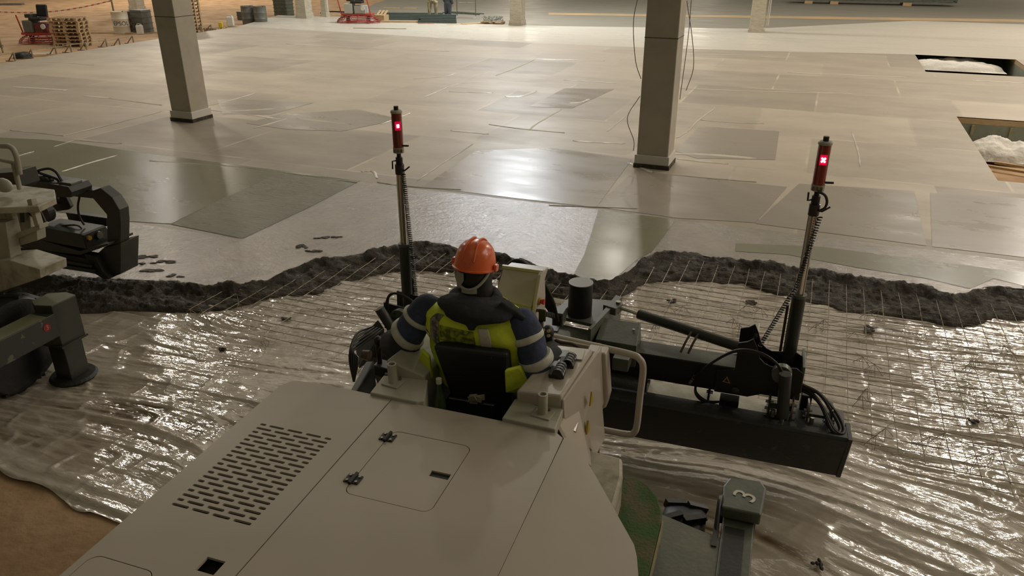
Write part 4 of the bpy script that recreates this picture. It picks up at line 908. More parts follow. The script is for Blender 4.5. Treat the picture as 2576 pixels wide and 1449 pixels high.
# white guard rail
rail = [(.50, .86, 1.785), (.65, .90, 1.77), (.9, .90, 1.755), (1.13, .90, 1.737), (1.19, .90, 1.715), (1.217, .90, 1.65), (1.212, .90, 1.45), (1.208, .90, 1.26), (1.195, .90, 1.19), (1.15, .90, 1.163), (.95, .90, 1.162), (.86, .90, 1.165)]
MB().tube(curve_pts(rail, 66), .021, 12).build('guard_rail', WHITE, MC, smooth=True)
MB().beam((.35, .88, 1.775), (.95, .90, 1.745), .06, .035).build('front_rail_plate', WHITE, MC, bevel=.004)
MB().tube(curve_pts([(.675, .86, 1.775), (.72, .86, 1.765), (.79, .85, 1.77), (.87, .84, 1.745), (.93, .84, 1.735)], 20), [.006] + [.010] * 18 + [.008] * (len(curve_pts([(.675, .86, 1.775), (.72, .86, 1.765), (.79, .85, 1.77), (.87, .84, 1.745), (.93, .84, 1.735)], 20)) - 19), 8).build('loose_cable', mat('brown_cable', (.07, .05, .035), .6), MC, smooth=True)
MB().cyl((.93, .845, 1.735), (.985, .85, 1.728), .018, n=12).build('tube_clip', MUDBLK, MC)
# seat
ST = MB().prism([(.135, .235, 1.97), (.570, .29, 1.965), (.575, .32, 1.65), (.575, .34, 1.45), (.25, .31, 1.45), (.215, .27, 1.65)], [(.15, .33, 1.96), (.56, .375, 1.955), (.56, .43, 1.65), (.56, .45, 1.45), (.26, .42, 1.45), (.225, .37, 1.65)]).build('seat_back', BLACK, MC, bevel=.03, seg=3)
MB().box(.13, .57, .36, .86, 1.42, 1.53).build('seat_cushion', BLACK, MC, bevel=.04, seg=3)
MB().box(.22, .50, .45, .78, 1.14, 1.42).build('seat_pedestal', DARK, MC, bevel=.01)
MB().prism([(.235, .238, 1.66), (.50, .270, 1.645), (.49, .275, 1.50), (.24, .248, 1.52)], [(.235, .218, 1.655), (.50, .250, 1.64), (.49, .265, 1.50), (.24, .238, 1.52)]).build('back_pocket', BLACKG, ST, bevel=.008)
for (r, z) in ((.175, 1.935), (.475, 1.925)): MB().ell((r, .243 + (r - .145) * .13, z), .006, .005, .006, 8, 6).build('rivet', STEEL, ST)
# lollipop lever and joysticks
jo = MB(); jo.cyl((.636, .83, 1.60), (.636, .84, 1.80), .020, .026, n=14); jo.ell((.636, .835, 1.83), .038, .042, .050, 16, 10); J = jo.build('joystick', BLACK, MC, smooth=True)
for dx in (-.017, .017):
    for dz in (-.004, .028):
        MB().cyl((.636 + dx, .797, 1.835 + dz), (.636 + dx, .783, 1.842 + dz), .010, n=12).build('joystick_button', mat('pinkish_button', (.30, .22, .18), .5), J)
MB().cyl((.636, .84, 1.55), (.636, .84, 1.62), .045, .03, n=14).build('joystick_boot', RUB, MC)
MB().box(.56, .72, .74, .92, 1.35, 1.57).build('joystick_console', WHITE2, MC, bevel=.01)
jo = MB(); jo.cyl((-.47, .72, 1.45), (-.47, .72, 1.62), .016, .02, n=12); jo.ell((-.47, .72, 1.64), .028, .03, .035, 12, 8); jo.build('joystick', BLACK, MC, smooth=True)
MB().beam((-.1, .72, 1.40), (-.50, .72, 1.44), .10, .08).build('joystick_console', DARK, MC, bevel=.01)
MB().cyl((-.53, .70, 1.53), (-.58, .70, 1.53), .036, .03, n=14).build('work_lamp', mat('brown_lens', (.10, .06, .04), .3), MC)
MB().prism([(-.50, .60, 1.30), (-.40, .20, 1.45), (-.36, .20, 1.45), (-.45, .62, 1.30)], [(-.50, .60, 1.55), (-.40, .20, 1.56), (-.36, .20, 1.56), (-.45, .62, 1.55)]).build('hanging_strap', DARK, MC, bevel=.01)
# control cabinet
a = [(.198, 1.20, 1.876), (.436, 1.20, 1.811), (.485, 1.20, 2.045), (.225, 1.20, 2.040)]
a = [(.235, .98, 1.935), (.485, .98, 1.91), (.492, 1.17, 2.065), (.232, 1.17, 2.065)]
CB = MB().prism(a, [(p[0], p[1] + .16, p[2] - .02) for p in a]).build('control_cabinet', WHITE, MC, bevel=.006)
MB().prism([(.24, .98, 1.55), (.50, .98, 1.52), (.475, 1.02, 1.905), (.225, 1.02, 1.93)], [(.24, 1.2, 1.55), (.50, 1.2, 1.52), (.475, 1.2, 1.9), (.225, 1.2, 1.92)]).build('cabinet_base', WHITE, MC, bevel=.006)
sp = [(.0, 1.12, 2.10), (.0, 1.08, 2.09), (.0, .99, 1.95), (.0, .93, 1.80), (.0, .92, 1.60), (.0, 1.05, 1.52), (.0, 1.17, 1.60), (.0, 1.20, 1.90), (.0, 1.18, 2.02)]
CS = MB().prism([(.492, y, z) for _, y, z in sp], [(.512, y, z) for _, y, z in sp]).build('cabinet_cheek', WHITE, MC, bevel=.004)
MB().beam((.225, 1.175, 2.075), (.50, 1.175, 2.075), .02, .02).build('cabinet_lip', WHITE, CB)
MB().cyl((.512, 1.04, 1.93), (.524, 1.04, 1.93), .024, n=16).build('button_collar', YEL, CS); MB().cyl((.524, 1.04, 1.93), (.552, 1.04, 1.93), .013, .019, n=16).build('emergency_button', mat('estop_red', (.45, .02, .015), .35), CS)
MB().cyl((.512, 1.0, 1.885), (.54, 1.0, 1.885), .010, n=10).build('key_switch', DARK, CS); MB().box(.53, .575, .985, 1.0, 1.82, 1.90).build('key', BLACK, CS, bevel=.004)
MB().box(.52, .56, .96, 1.0, 1.70, 1.82).build('phone_holder', BLACK, CS, bevel=.005)
for z in (1.72, 1.64): MB().cyl((.512, 1.02, z), (.517, 1.02, z), .006, n=8).build('bolt', STEEL, CS)
# arched hydraulic hose bundle behind the cabinet
for k in range(5):
    o_ = k * .022; pts = [(-.10 + o_ * .3, 1.9 + o_, 1.35), (-.07 + o_ * .4, 2.0 + o_, 1.62), (.00, 2.05 + o_, 1.735 + o_ * .2 - k * .012), (.09, 2.08 + o_, 1.72 - k * .014), (.20 - o_, 2.12, 1.60 - k * .01), (.28 - o_, 2.2, 1.38), (.30, 2.3, 1.15)]
    MB().tube(curve_pts(pts, 36), .017, 8).build('hydraulic_hose', RUB, MC, smooth=True)
MB().tube(curve_pts([(.20, 1.25, 1.5), (.165, 1.3, 1.86), (.20, 1.35, 1.93), (.28, 1.4, 1.90), (.32, 1.42, 1.7)], 24), .016, 8).build('hydraulic_hose', RUB, MC, smooth=True)
# turret and boom
MB().box(.05, .60, 1.2, 2.55, .75, .92).build('boom_base', GREY, MC, bevel=.01)
MB().prism(*[[(.25, 2.56, z), (.60, 2.50, z), (.62, 2.85, z), (.60, 3.02, z), (.30, 2.98, z)] for z in (1.03, 1.06)]).build('turret_plate', GREY, MC, bevel=.003)
MB().prism(*[[(.24, 2.28, z), (.56, 2.22, z), (.58, 2.52, z), (.25, 2.56, z)] for z in (.97, .99)]).build('turret_plate', GREY, MC, bevel=.003)
MB().prism(*[[(.10, 2.40, z), (.28, 2.40, z), (.26, 2.66, z), (.10, 2.68, z)] for z in (.98, 1.0)]).build('turret_plate', GREY, MC, bevel=.003)
MB().prism(*[[(.20, 2.62, z), (.28, 2.62, z), (.34, 2.96, z), (.27, 2.98, z)] for z in (1.0, 1.10)]).build('turret_rib', GREY, MC, bevel=.003)
MB().prism(*[[(.56, 2.30, z), (.585, 2.30, z), (.70, 3.00, z), (.64, 3.02, z)] for z in (.85, 1.12)]).build('turret_rib', GREY, MC, bevel=.003)
MB().prism(*[[(.58, 2.76, z), (.70, 2.72, z), (.74, 2.84, z), (.68, 2.95, z)] for z in (1.06, 1.13)]).build('cylinder_lug', GREY, MC, bevel=.006)
MB().cyl((.70, 2.83, 1.04), (.70, 2.83, 1.15), .022, n=14).build('lug_pin', STEEL, MC)
MB().cyl((.402, 2.66, 1.06), (.402, 2.66, 1.355), .103, n=40).build('drum_motor', BLACK, MC, bevel=.004); 
MB().cyl((.402, 2.66, 1.356), (.402, 2.66, 1.362), .104, n=40).build('drum_lid', mat('grey_drum_lid', (.17, .17, .135), .3), MC)
sq = MB().box(.245, .335, 2.34, 2.46, 1.08, 1.20); sq.build('cable_guide', GREY, MC, bevel=.003); MB().box(.26, .32, 2.335, 2.345, 1.09, 1.18).build('guide_mouth', BLACK, MC)
CH = MB()
for k in range(26):
    q = k / 25; c = Vector((.285 - .10 * q, 2.38 - .95 * q, 1.14 + .22 * q + .12 * math.sin(q * 3.1))); CH.obox(c, .05, .026, .036, Matrix.Rotation(.1, 3, 'Z'))
CH.build('cable_chain', mat('chain_grey', (.13, .12, .085), .5, c2=(.03, .03, .025), ns=60, lo=.45, hi=.55), MC, bevel=.002)
MB().box(.30, .42, 2.0, 2.16, .92, 1.02).build('valve_block', GREY, MC, bevel=.005)
bx = MB().prism([(.62, 2.33, .82), (.96, 2.32, .82), (.96, 2.64, .82), (.62, 2.62, .82)], [(.62, 2.33, 1.02), (.96, 2.32, 1.02), (.935, 2.62, 1.08), (.62, 2.62, 1.08)]).build('slide_box', GREY, MC, bevel=.004)
MB().box(.62, .80, 2.26, 2.33, .84, .99).build('junction_box', BLACK, MC, bevel=.006); MB().box(.80, .93, 2.16, 2.33, .86, .97).build('junction_cover', GREY, MC, bevel=.006)
MB().cyl((.90, 2.50, 1.065), (.90, 2.50, 1.075), .012).build('bolt', STEEL, MC)
# tilt cylinder
MB().cyl((.69, 2.83, 1.10), (.92, 2.76, 1.085), .018, n=14).build('cylinder_rod', CHROME, MC, smooth=True)
MB().cyl((.89, 2.77, 1.087), (1.74, 2.50, 1.06), .043, n=20).build('hydraulic_cylinder', DARK, MC, bevel=.004)
for r in (1.36, 1.42): MB().tube(curve_pts([(r, 2.58, 1.09), (r - .03, 2.50, 1.04), (r - .06, 2.44, .96)], 8), .010, 8).build('hydraulic_hose', mat('brown_hose', (.06, .035, .022), .5), MC, smooth=True)
# transverse boom beams
MB().box(.60, 1.735, 2.38, 2.60, .70, .925).build('boom_beam', BLACK, MC, bevel=.006)
MB().box(.80, 1.735, 2.385, 2.595, .925, .930).build('beam_top_plate', GREY, MC)
MB().box(-1.35, .62, 2.42, 2.58, .68, .90).build('boom_beam', DARK, MC, bevel=.006)
BP = [(1.60, .785), (1.60, .895), (1.735, .925), (1.735, 1.163), (1.80, 1.185), (1.84, 1.217), (1.875, 1.148), (1.905, 1.06), (1.95, 1.02), (1.998, 1.001), (2.184, 1.019), (2.235, .985), (2.238, .815), (2.194, .753), (2.014, .771), (1.93, .735), (1.857, .702), (1.60, .70)]
for f in (2.36, 2.62): MB().prism([(a, f, b) for a, b in BP], [(a, f + .016, b) for a, b in BP]).build('bracket_plate', BLACK, MC, bevel=.002)
MB().box(1.90, 2.24, 2.37, 2.63, .74, .78).build('bracket_floor', DARK, MC)
MB().box(2.225, 2.245, 2.38, 2.70, .80, 1.03).build('bracket_end_plate', GREY, MC, bevel=.003)
MB().box(1.80, 1.88, 2.62, 2.80, 1.08, 1.15).build('bracket_hook', WHITE2, MC, bevel=.01)
tri = MB().prism([(1.655, 2.357, .805), (1.715, 2.357, .80), (1.685, 2.357, .86)], [(1.655, 2.353, .805), (1.715, 2.353, .80), (1.685, 2.353, .86)]).build('warning_sticker', YEL, MC)
MB().prism([(1.667, 2.352, .812), (1.703, 2.352, .809), (1.685, 2.352, .845)], [(1.667, 2.351, .812), (1.703, 2.351, .809), (1.685, 2.351, .845)]).build('sticker_mark', BLACK, tri)
MB().ell((1.76, 2.35, .745), .035, .01, .03, 12, 8).build('cable_gland', DARK, MC)
for (r, z) in ((1.43, .80), (1.41, .755)): MB().obox((r, 2.355, z), .025, .02, .045, Matrix.Rotation(.4, 3, 'Y')).build('hose_fitting', STEEL, MC, bevel=.004)
for k in range(2):
    MB().tube(curve_pts([(1.43 + .02 * k, 2.34, .80), (1.55, 2.30, .98), (1.72 + .01 * k, 2.26, 1.14 + .012 * k), (1.90, 2.24, 1.16 + .012 * k), (2.03, 2.24, 1.10), (2.085 + .012 * k, 2.24, .99), (2.085, 2.25, .93)], 42), .0105, 8).build('hydraulic_hose', RUB, MC, smooth=True)
# plough and screed head
PL = [(2.31, .13), (2.36, .13), (2.36, .50), (2.24, .58), (2.17, .60), (2.155, .565), (2.24, .45)]
PLW = [(2.315, .15), (2.36, .15), (2.36, .50), (2.34, .60), (2.15, .62), (2.13, .60)]
MB().prism([(-1.42, a, b) for a, b in PLW], [(2.62, a, b) for a, b in PLW]).build('plough_blade', MUDBLK, MC, bevel=.004)
MB().prism([(2.60, 2.30, .148), (2.60, 2.40, .148), (2.60, 2.40, .60), (2.60, 2.12, .625)], [(2.635, 2.30, .148), (2.635, 2.40, .148), (2.635, 2.40, .60), (2.635, 2.12, .625)]).build('plough_end_plate', MUDBLK, MC, bevel=.006)
MB().box(.60, 2.02, 2.355, 2.66, .50, .52).build('screed_tray', mat('tray_wet_cement', (.50, .47, .37), .35, c2=(.36, .34, .25), ns=5, bump=.3), MC)
MB().cyl((.55, 2.50, .57), (1.03, 2.50, .57), .085, n=24).build('auger_tube', mat('wet_grey_tube', (.17, .18, .16), .25, c2=(.32, .32, .28), ns=60, lo=.6, hi=.65, bump=.4), MC, smooth=True)
for r in (1.05, 1.56):
    MB().box(r - .008, r + .008, 2.40, 2.62, .52, .68).build('tray_bracket', MUDBLK, MC); MB().cyl((r - .02, 2.44, .64), (r + .03, 2.44, .64), .014, n=8).build('bolt', STEEL, MC)
MB().box(1.65, 1.80, 2.36, 2.46, .53, .64).build('sensor_box', BLACK, MC, bevel=.004)
for k in range(2): MB().tube(curve_pts([(1.65, 2.38, .60), (1.55, 2.36, .58 + .02 * k), (1.46, 2.40, .62 + .02 * k), (1.46, 2.44, .70), (1.55, 2.44, .72)], 20), .010, 8).build('hydraulic_hose', RUB, MC, smooth=True)
MB().box(2.02, 2.60, 2.22, 2.60, .50, .58).build('head_end_box', DARK, MC, bevel=.01)
def clampset(r, f, z, s, side):
    for dx in (-.085, .085):
        MB().box(r + dx - .008, r + dx + .008, f - .03, f + .12, z, z + .20 * s).build('clamp_plate', STEEL if dx * side > 0 else DARK, MC, bevel=.003)
        for dz in (.03, .09, .15): MB().cyl((r + dx - .03, f + .0, z + dz * s), (r + dx + .03, f + .0, z + dz * s), .011, n=8).build('bolt', STEEL, MC)
    for dz in (.02, .10): MB().box(r - .085, r + .085, f - .01, f + .03, z + dz * s, z + dz * s + .025).build('clamp_bar', DARK, MC)
    MB().cyl((r - .05, f - .03, z + .04), (r - .05, f - .03, z + .10), .018, n=10).build('fitting', CHROME, MC); MB().cyl((r + .06, f - .02, z + .02), (r + .06, f - .02, z + .09), .014, n=10).build('fitting', CHROME, MC)
clampset(2.11, 2.30, .58, 1.0, 1); clampset(2.40, 2.34, .55, .9, -1)
MB().box(2.26, 2.34, 2.46, 2.56, .60, .74).build('valve_block', BLACK, MC, bevel=.005); MB().box(2.44, 2.52, 2.36, 2.42, .52, .60).build('valve_block', BLACK, MC, bevel=.005)
# head actuators (slanted grey cylinders) and discs
for (r, f0, tilt) in ((2.10, 2.20, .03), (-1.30, 2.22, .22)):
    MB().cyl((r + tilt, f0 + .03, .66), (r, f0, 1.05), .045, n=22).build('lift_actuator', DARK, MC, bevel=.005)
    MB().cyl((r + tilt, f0 + .03, .56), (r + tilt, f0 + .03, .66), .018, n=12).build('actuator_rod', CHROME, MC)
MB().cyl((2.08, 2.29, .98), (2.08, 2.355, .98), .075, n=24).build('pivot_disc', GREY, MC, bevel=.004)
dd = MB().cyl((-1.16, 2.30, .93), (-1.16, 2.36, .93), .085, n=24).build('pivot_disc', GREY, MC, bevel=.004)
for k in range(6):
    q = k * math.pi / 3; MB().cyl((-1.16 + .062 * math.cos(q), 2.29, .93 + .062 * math.sin(q)), (-1.16 + .062 * math.cos(q), 2.30, .93 + .062 * math.sin(q)), .010, n=8).build('bolt', DARK, dd)
MB().cyl((-1.16, 2.28, .93), (-1.16, 2.30, .93), .02, n=12).build('hub', DARK, dd)
MB().prism([(-1.34, 2.36, .78), (-.98, 2.36, .74), (-.98, 2.36, 1.0), (-1.33, 2.36, 1.04)], [(-1.34, 2.376, .78), (-.98, 2.376, .74), (-.98, 2.376, 1.0), (-1.33, 2.376, 1.04)]).build('bracket_plate', BLACK, MC)
MB().prism([(-1.34, 2.62, .78), (-.98, 2.62, .74), (-.98, 2.62, 1.0), (-1.33, 2.62, 1.04)], [(-1.34, 2.636, .78), (-.98, 2.636, .74), (-.98, 2.636, 1.0), (-1.33, 2.636, 1.04)]).build('bracket_plate', BLACK, MC)
for k in range(2): MB().tube(curve_pts([(-1.27 + .02 * k, 2.28, 1.03), (-1.24, 2.3, 1.14), (-1.16, 2.3, 1.18), (-1.02, 2.3, 1.13), (-.9, 2.25, 1.02), (-.8, 2.2, .85)], 30), .012, 8).build('hydraulic_hose', RUB, MC, smooth=True)
MB().prism([(-1.50, 2.10, .58), (-1.36, 1.90, .60), (-1.32, 2.32, .60), (-1.40, 2.36, .60)], [(-1.50, 2.10, .72), (-1.36, 1.90, .64), (-1.32, 2.32, .80), (-1.40, 2.36, .86)]).build('plough_wing', DARK, MC, bevel=.008)
for k in range(5): MB().tube(curve_pts([(-1.38 + .03 * k, 2.2, .86), (-1.42, 2.0 - .03 * k, .88 - .03 * k), (-1.38 + .02 * k, 1.8, .78), (-1.30, 1.7, .60)], 16), .011, 6).build('hydraulic_hose', RUB, MC, smooth=True)
for k in range(2): MB().tube(curve_pts([(2.24, 2.45, .84 - .02 * k), (2.38, 2.42, .80), (2.52 - .03 * k, 2.34, .70), (2.575 - .025 * k, 2.26, .63), (2.56 - .03 * k, 2.20, .615), (2.50 - .02 * k, 2.22, .64), (2.40, 2.36, .74), (2.30, 2.44, .78 + .02 * k), (2.18, 2.46, .79)], 56), .015, 8).build('hydraulic_hose', RUB, MC, smooth=True)
# masts
def mast(r, f, zb, flip):
    top = MC
    MB().cyl((r, f, zb), (r, f, 1.505), .052, n=24).build('mast_sleeve', DARK, top, bevel=.004)
    MB().lathe([(.054, 1.49), (.056, 1.50), (.056, 1.515), (.036, 1.515)], (r, f, 0), 24).build('sleeve_ring', GREY, top)
    for dx, dy in ((-.013, -.013), (.013, -.013), (-.013, .013), (.013, .013)): pass
    MB().cyl((r, f, 1.5), (r, f, 2.17), .031, n=24).build('chrome_mast', CHROME, top, smooth=True)
    for q in range(6):
        a = q * math.pi / 3 + .3; MB().cyl((r + .029 * math.cos(a), f + .029 * math.sin(a), 1.51), (r + .029 * math.cos(a), f + .029 * math.sin(a), 2.16), .006, n=6).build('mast_rib', STEEL, top)
    c1 = MB().cyl((r, f, 2.155), (r, f, 2.243), .040, n=24).build('mast_collar', BLACKG, top, bevel=.003)
    MB().cyl((r, f, 2.243), (r, f, 2.305), .030, n=20).build('mast_clamp', BLACK, top, bevel=.003)
    MB().cyl((r, f, 2.30), (r, f, 2.345), .019, n=16).build('mast_stub', BLACK, top)
    R = MB().cyl((r, f, 2.392), (r, f, 2.682), .045, n=32).build('receiver_lens', REDGLASS, top, smooth=True)
    MB().lathe([(.030, 2.34), (.047, 2.345), (.047, 2.392), (.02, 2.392)], (r, f, 0), 28).build('receiver_base', STEEL if False else WHITE2, R, smooth=True)
    MB().lathe([(.049, 2.682), (.049, 2.698), (.040, 2.706), (.02, 2.706)], (r, f, 0), 28).build('receiver_top', WHITE2, R, smooth=True)
    MB().cyl((r, f, 2.70), (r, f, 2.738), .020, n=18).build('receiver_cap', BLACK, R)
    # lit LED cluster faces the operator
    d = Vector((W(r, f).x, W(r, f).y, 0)) ; dl = Vector((1.755 - r, -3.126 - f, 0)).normalized(); sd = Vector((-dl.y, dl.x, 0))
    c = Vector((r, f, 2.58)) + dl * .0462 + sd * (.006)
    M = Matrix((sd, Vector((0, 0, 1)), dl)).transposed()
    MB().obox(c, .050, .075, .004, M).build('led_window', REDGLOW, R, bevel=.002)
    if flip: MB().obox(c + dl * .003, .022, .028, .004, M).build('led', LEDC, R, bevel=.006)
    else:
        for a, b in ((-1, -1), (1, -1), (-1, 1), (1, 1), (0, 0)): MB().ell(c + dl * .003 + sd * a * .009 + Vector((0, 0, b * .011)), .0065, .0065, .0075, 8, 6).build('led', LEDC, R)
    for k in range(3): MB().obox(Vector((r, f, 2.368)) + dl * .046 + sd * (-.03 + .027 * k), .018, .028, .008, M).build('connector', mat('connector_brown', (.16, .11, .08), .5), R, bevel=.002)
    s = 1
    MB().tube([(r + .03, f, 2.405), (r + .10, f - .01, 2.412)], .0085, 8).build('clamp_lever', DARK, top)
    MB().tube([(r + .03, f, 2.19), (r + .055, f - .02, 2.195), (r + .105, f - .02, 2.235)], .007, 8).build('clamp_lever', DARK, top)
    MB().tube([(r - .03, f, 2.27), (r - .055, f - .02, 2.268), (r - .058, f - .02, 2.20 if flip else 2.33)], .007, 8).build('clamp_lever', DARK, top)
    if not flip: MB().tube(curve_pts([(r + .0, f - .05, 2.35), (r + .05, f - .05, 2.33), (r + .075, f - .03, 2.28), (r + .07, f - .03, 2.23), (r + .035, f - .03, 2.20)], 16), .010, 8).build('receiver_cable', DARK, top, smooth=True)
    # coiled cable
    pts = []; x1 = r + (.075 if flip else -.22); z1 = 1.0 if flip else .98; x0 = r + (.045 if flip else .045); n = 620; turns = 62 if flip else 58
    for i in range(n):
        q = i / (n - 1); z = 2.16 + (z1 - 2.16) * q
        if flip: xc = x0 + (.10 - .045) * q
        else: xc = x0 - .09 * min(1, q / .55) - max(0, q - .5) * .42
        yc = f - .055 * (1 if not flip else .4)
        pts.append((xc + .016 * math.cos(q * turns * 2 * math.pi), yc + .016 * math.sin(q * turns * 2 * math.pi), z))
    MB().tube(pts, .0052, 4).build('coiled_cable', RUB, top, smooth=True)
    MB().beam((r + (.05 if flip else -.07), f + .02, zb + .05), (r + (.05 if flip else -.07), f + .02, 1.40 if not flip else 1.18), .02, .02).build('sensor_rod', DARK if flip else mat('rusty_rod', (.07, .04, .025), .6), top)
mast(-1.235, 2.65, .80, True)
mast(2.130, 2.65, .80, False)

# ================================================================ BOTTLE AND LITTER
p = W(.058, .335, 1.30)
bt = thing('glass_bottle', 'green glass bottle with white label standing left of the black seat', 'bottle', W(.188, .21, 1.46))
MB().lathe([(.034, 0), (.0375, .01), (.0385, .13), (.034, .17), (.020, .22), (.0135, .25), (.0130, .29), (.015, .292), (.015, .30)], n=24).build('glass_body', GLASSG, bt, smooth=True)
MB().lathe([(.0392, .035), (.0394, .04), (.0394, .085), (.0392, .09)], n=24).build('paper_label', PAPER, bt, smooth=True)
MB().cyl((0, 0, .288), (0, 0, .318), .0165, n=18).build('screw_cap', WHITEP, bt)
MB().box(.10, .22, .19, .34, 1.40, 1.458).build('bottle_shelf', DARK, MC)
pw = MB(); rg = random.Random(3)
for k in range(6): pw.obox((rg.uniform(-.025, .025), rg.uniform(-.01, .01), rg.uniform(0, .05)), .045, .008, .035, Matrix.Rotation(rg.uniform(-1, 1), 3, 'Y') @ Matrix.Rotation(rg.uniform(-.6, .6), 3, 'Z'))
o = pw.build('crumpled_paper', mat('tan_paper', (.28, .24, .16), .8), bevel=.002); o.location = W(.40, .235, 1.64); tag(o, 'crumpled tan paper stuffed in the pocket behind the seat', 'paper')

# ================================================================ OPERATOR
OP = thing('person', 'person in orange helmet and yellow vest operating the machine, seen from behind', 'person', W(0, 0, 0), -AZM)
LS, LE, LWR = (.015, .46, 2.075), (-.135, .45, 1.835), (-.345, .665, 1.675)
RS, RE, RW = (.600, .46, 2.08), (.685, .44, 1.80), (.690, .755, 1.755)
HC = Vector((.295, .53, 2.318))
b = MB(); b.ell(HC, .078, .098, .118, 20, 14); b.ell(HC + Vector((0, .03, -.07)), .06, .065, .06, 14, 10)
b.ell(HC + Vector((0, .105, -.01)), .014, .022, .02); b.ell(HC + Vector((0, .092, -.055)), .026, .012, .008); b.ell(HC + Vector((0, .085, -.095)), .025, .02, .018)
for s in (-1, 1): b.ell(HC + Vector((s * .08, -.005, -.01)), .010, .022, .032); b.ell(HC + Vector((s * .03, .088, .015)), .014, .01, .008)
b.cyl((.30, .48, 2.10), HC - Vector((0, .01, .06)), .062, .058)
b.ell((.31, .47, 1.95), .20, .11, .20); b.ell((.33, .50, 1.68), .16, .12, .18); b.ell((.33, .55, 1.60), .17, .14, .09)
for S_, E_, W_ in ((LS, LE, LWR), (RS, RE, RW)): limb(b, [(.31, .47, 2.06), S_, E_, W_], [.07, .055, .045, .030])
for s in (-1, 1): limb(b, [(.33 + s * .10, .56, 1.60), (.33 + s * .14, .98, 1.62), (.33 + s * .15, 1.08, 1.24)], [.085, .06, .045]); b.ell((.33 + s * .15, 1.14, 1.20), .045, .12, .04)
body = remesh(b.build('body', SKIN, OP), .011, 3)
g = MB(); hand(g, RW, (-.30, .80, .20), (-.9, -.3, 0), .55, 1.08, 1); remesh(g.build('right_glove', GLOVE, OP), .005, 2)
g = MB(); hand(g, LWR, (-.65, .55, -.15), (.2, .2, -1), .45, 1.08, -1); remesh(g.build('left_glove', GLOVE, OP), .005, 2)
# jacket
def torso(th, z, off=0):
    # z 1.58 .. 2.14 ; returns point on the jacket surface
    zs = [1.56, 1.66, 1.78, 1.90, 2.00, 2.08, 2.13, 2.165]; A_ = np.interp(z, zs, [.235, .245, .255, .272, .285, .262, .18, .10]); B_ = np.interp(z, zs, [.165, .17, .168, .165, .158, .140, .11, .09])
    cx = np.interp(z, zs, [.335, .33, .325, .32, .315, .31, .305, .30]); cy = np.interp(z, zs, [.565, .555, .545, .53, .505, .49, .485, .49])
    e = .82; c, s = math.cos(th), math.sin(th); c = math.copysign(abs(c) ** e, c); s = math.copysign(abs(s) ** e, s)
    w = .006 * math.sin(th * 5 + z * 22) + .005 * math.sin(z * 40 + th * 3)
    return Vector((cx + (A_ + off + w) * c, cy + (B_ + off + w) * s, z))
def shell(z0, z1, off, t0=0, t1=2 * math.pi, nz=14, nt=48, cap=False):
    mb = MB(); full = abs(t1 - t0 - 2 * math.pi) < 1e-6; zz = np.linspace(z0, z1, nz); tt = np.linspace(t0, t1, nt + 1)[:-1] if full else np.linspace(t0, t1, nt)
    m = len(tt); mb.v = [tuple(torso(t, z, off)) for z in zz for t in tt]
    mb.f = [(i * m + k, i * m + (k + 1) % m, (i + 1) * m + (k + 1) % m, (i + 1) * m + k) for i in range(nz - 1) for k in range(m if full else m - 1)]
    if cap: mb.f += [tuple(range(m))[::-1], tuple((nz - 1) * m + k for k in range(m))]
    return mb
j = shell(1.56, 2.165, 0, cap=True)
limb(j, [(.16, .48, 2.02), LS, (-.07, .455, 1.95), LE, (-.25, .54, 1.755), tuple(Vector(LWR) + Vector((.02, -.02, .01)))], [.07, .085, .096, .090, .080, .068])
limb(j, [(.46, .48, 2.02), RS, (.65, .45, 1.95), RE, (.735, .60, 1.775), tuple(Vector(RW) + Vector((.0, -.03, .0)))], [.07, .084, .088, .086, .078, .062])
J_ = remesh(j.build('jacket', NAVY, OP), .013, 4)
tex = bpy.data.textures.new('folds', 'CLOUDS'); tex.noise_scale = .12; dm = J_.modifiers.new('d', 'DISPLACE'); dm.texture = tex; dm.strength = .014; dm.mid_level = .5
# darker lower sleeves
def sleeve(P, R, m, nm, n=20):
    return remesh(limb(MB(), P, R).build(nm, m, OP), .012, 3)
sleeve([tuple(Vector(LE) + Vector((.0, -.005, -.015))), (-.25, .54, 1.752), tuple(Vector(LWR) + Vector((.015, -.015, .008)))], [.103, .093, .080], NAVYD, 'lower_sleeve')
sleeve([tuple(Vector(RE) + Vector((.01, .02, -.02))), (.738, .60, 1.772), tuple(Vector(RW) + Vector((.0, -.02, .0)))], [.094, .088, .070], NAVYD, 'lower_sleeve')
def band(a, b, r, w, m=REFL, nm='reflective_band'):
    a = Vector(a); b = Vector(b); d = (b - a).normalized(); c = (a + b) / 2; M = frame(d)
    return MB().lathe([(r * .96, -w / 2), (r * 1.01, -w * .3), (r * 1.02, 0), (r * 1.01, w * .3), (r * .96, w / 2)], c, 36, M).build(nm, m, OP, smooth=True)
band((-.07, .455, 1.93), (-.155, .45, 1.84), .108, .050)
band((.655, .445, 1.92), (.70, .46, 1.80), .100, .055)
band((-.02, .46, 2.03), (-.05, .455, 1.98), .100, .03, REFL)
band((.615, .455, 2.02), (.638, .452, 1.97), .094, .04)
# vest and tape
PI = math.pi
V = shell(1.60, 2.135, .036, 0, 2 * PI, 24, 64).build('vest', HIVIS, OP, smooth=True, solid=.006)
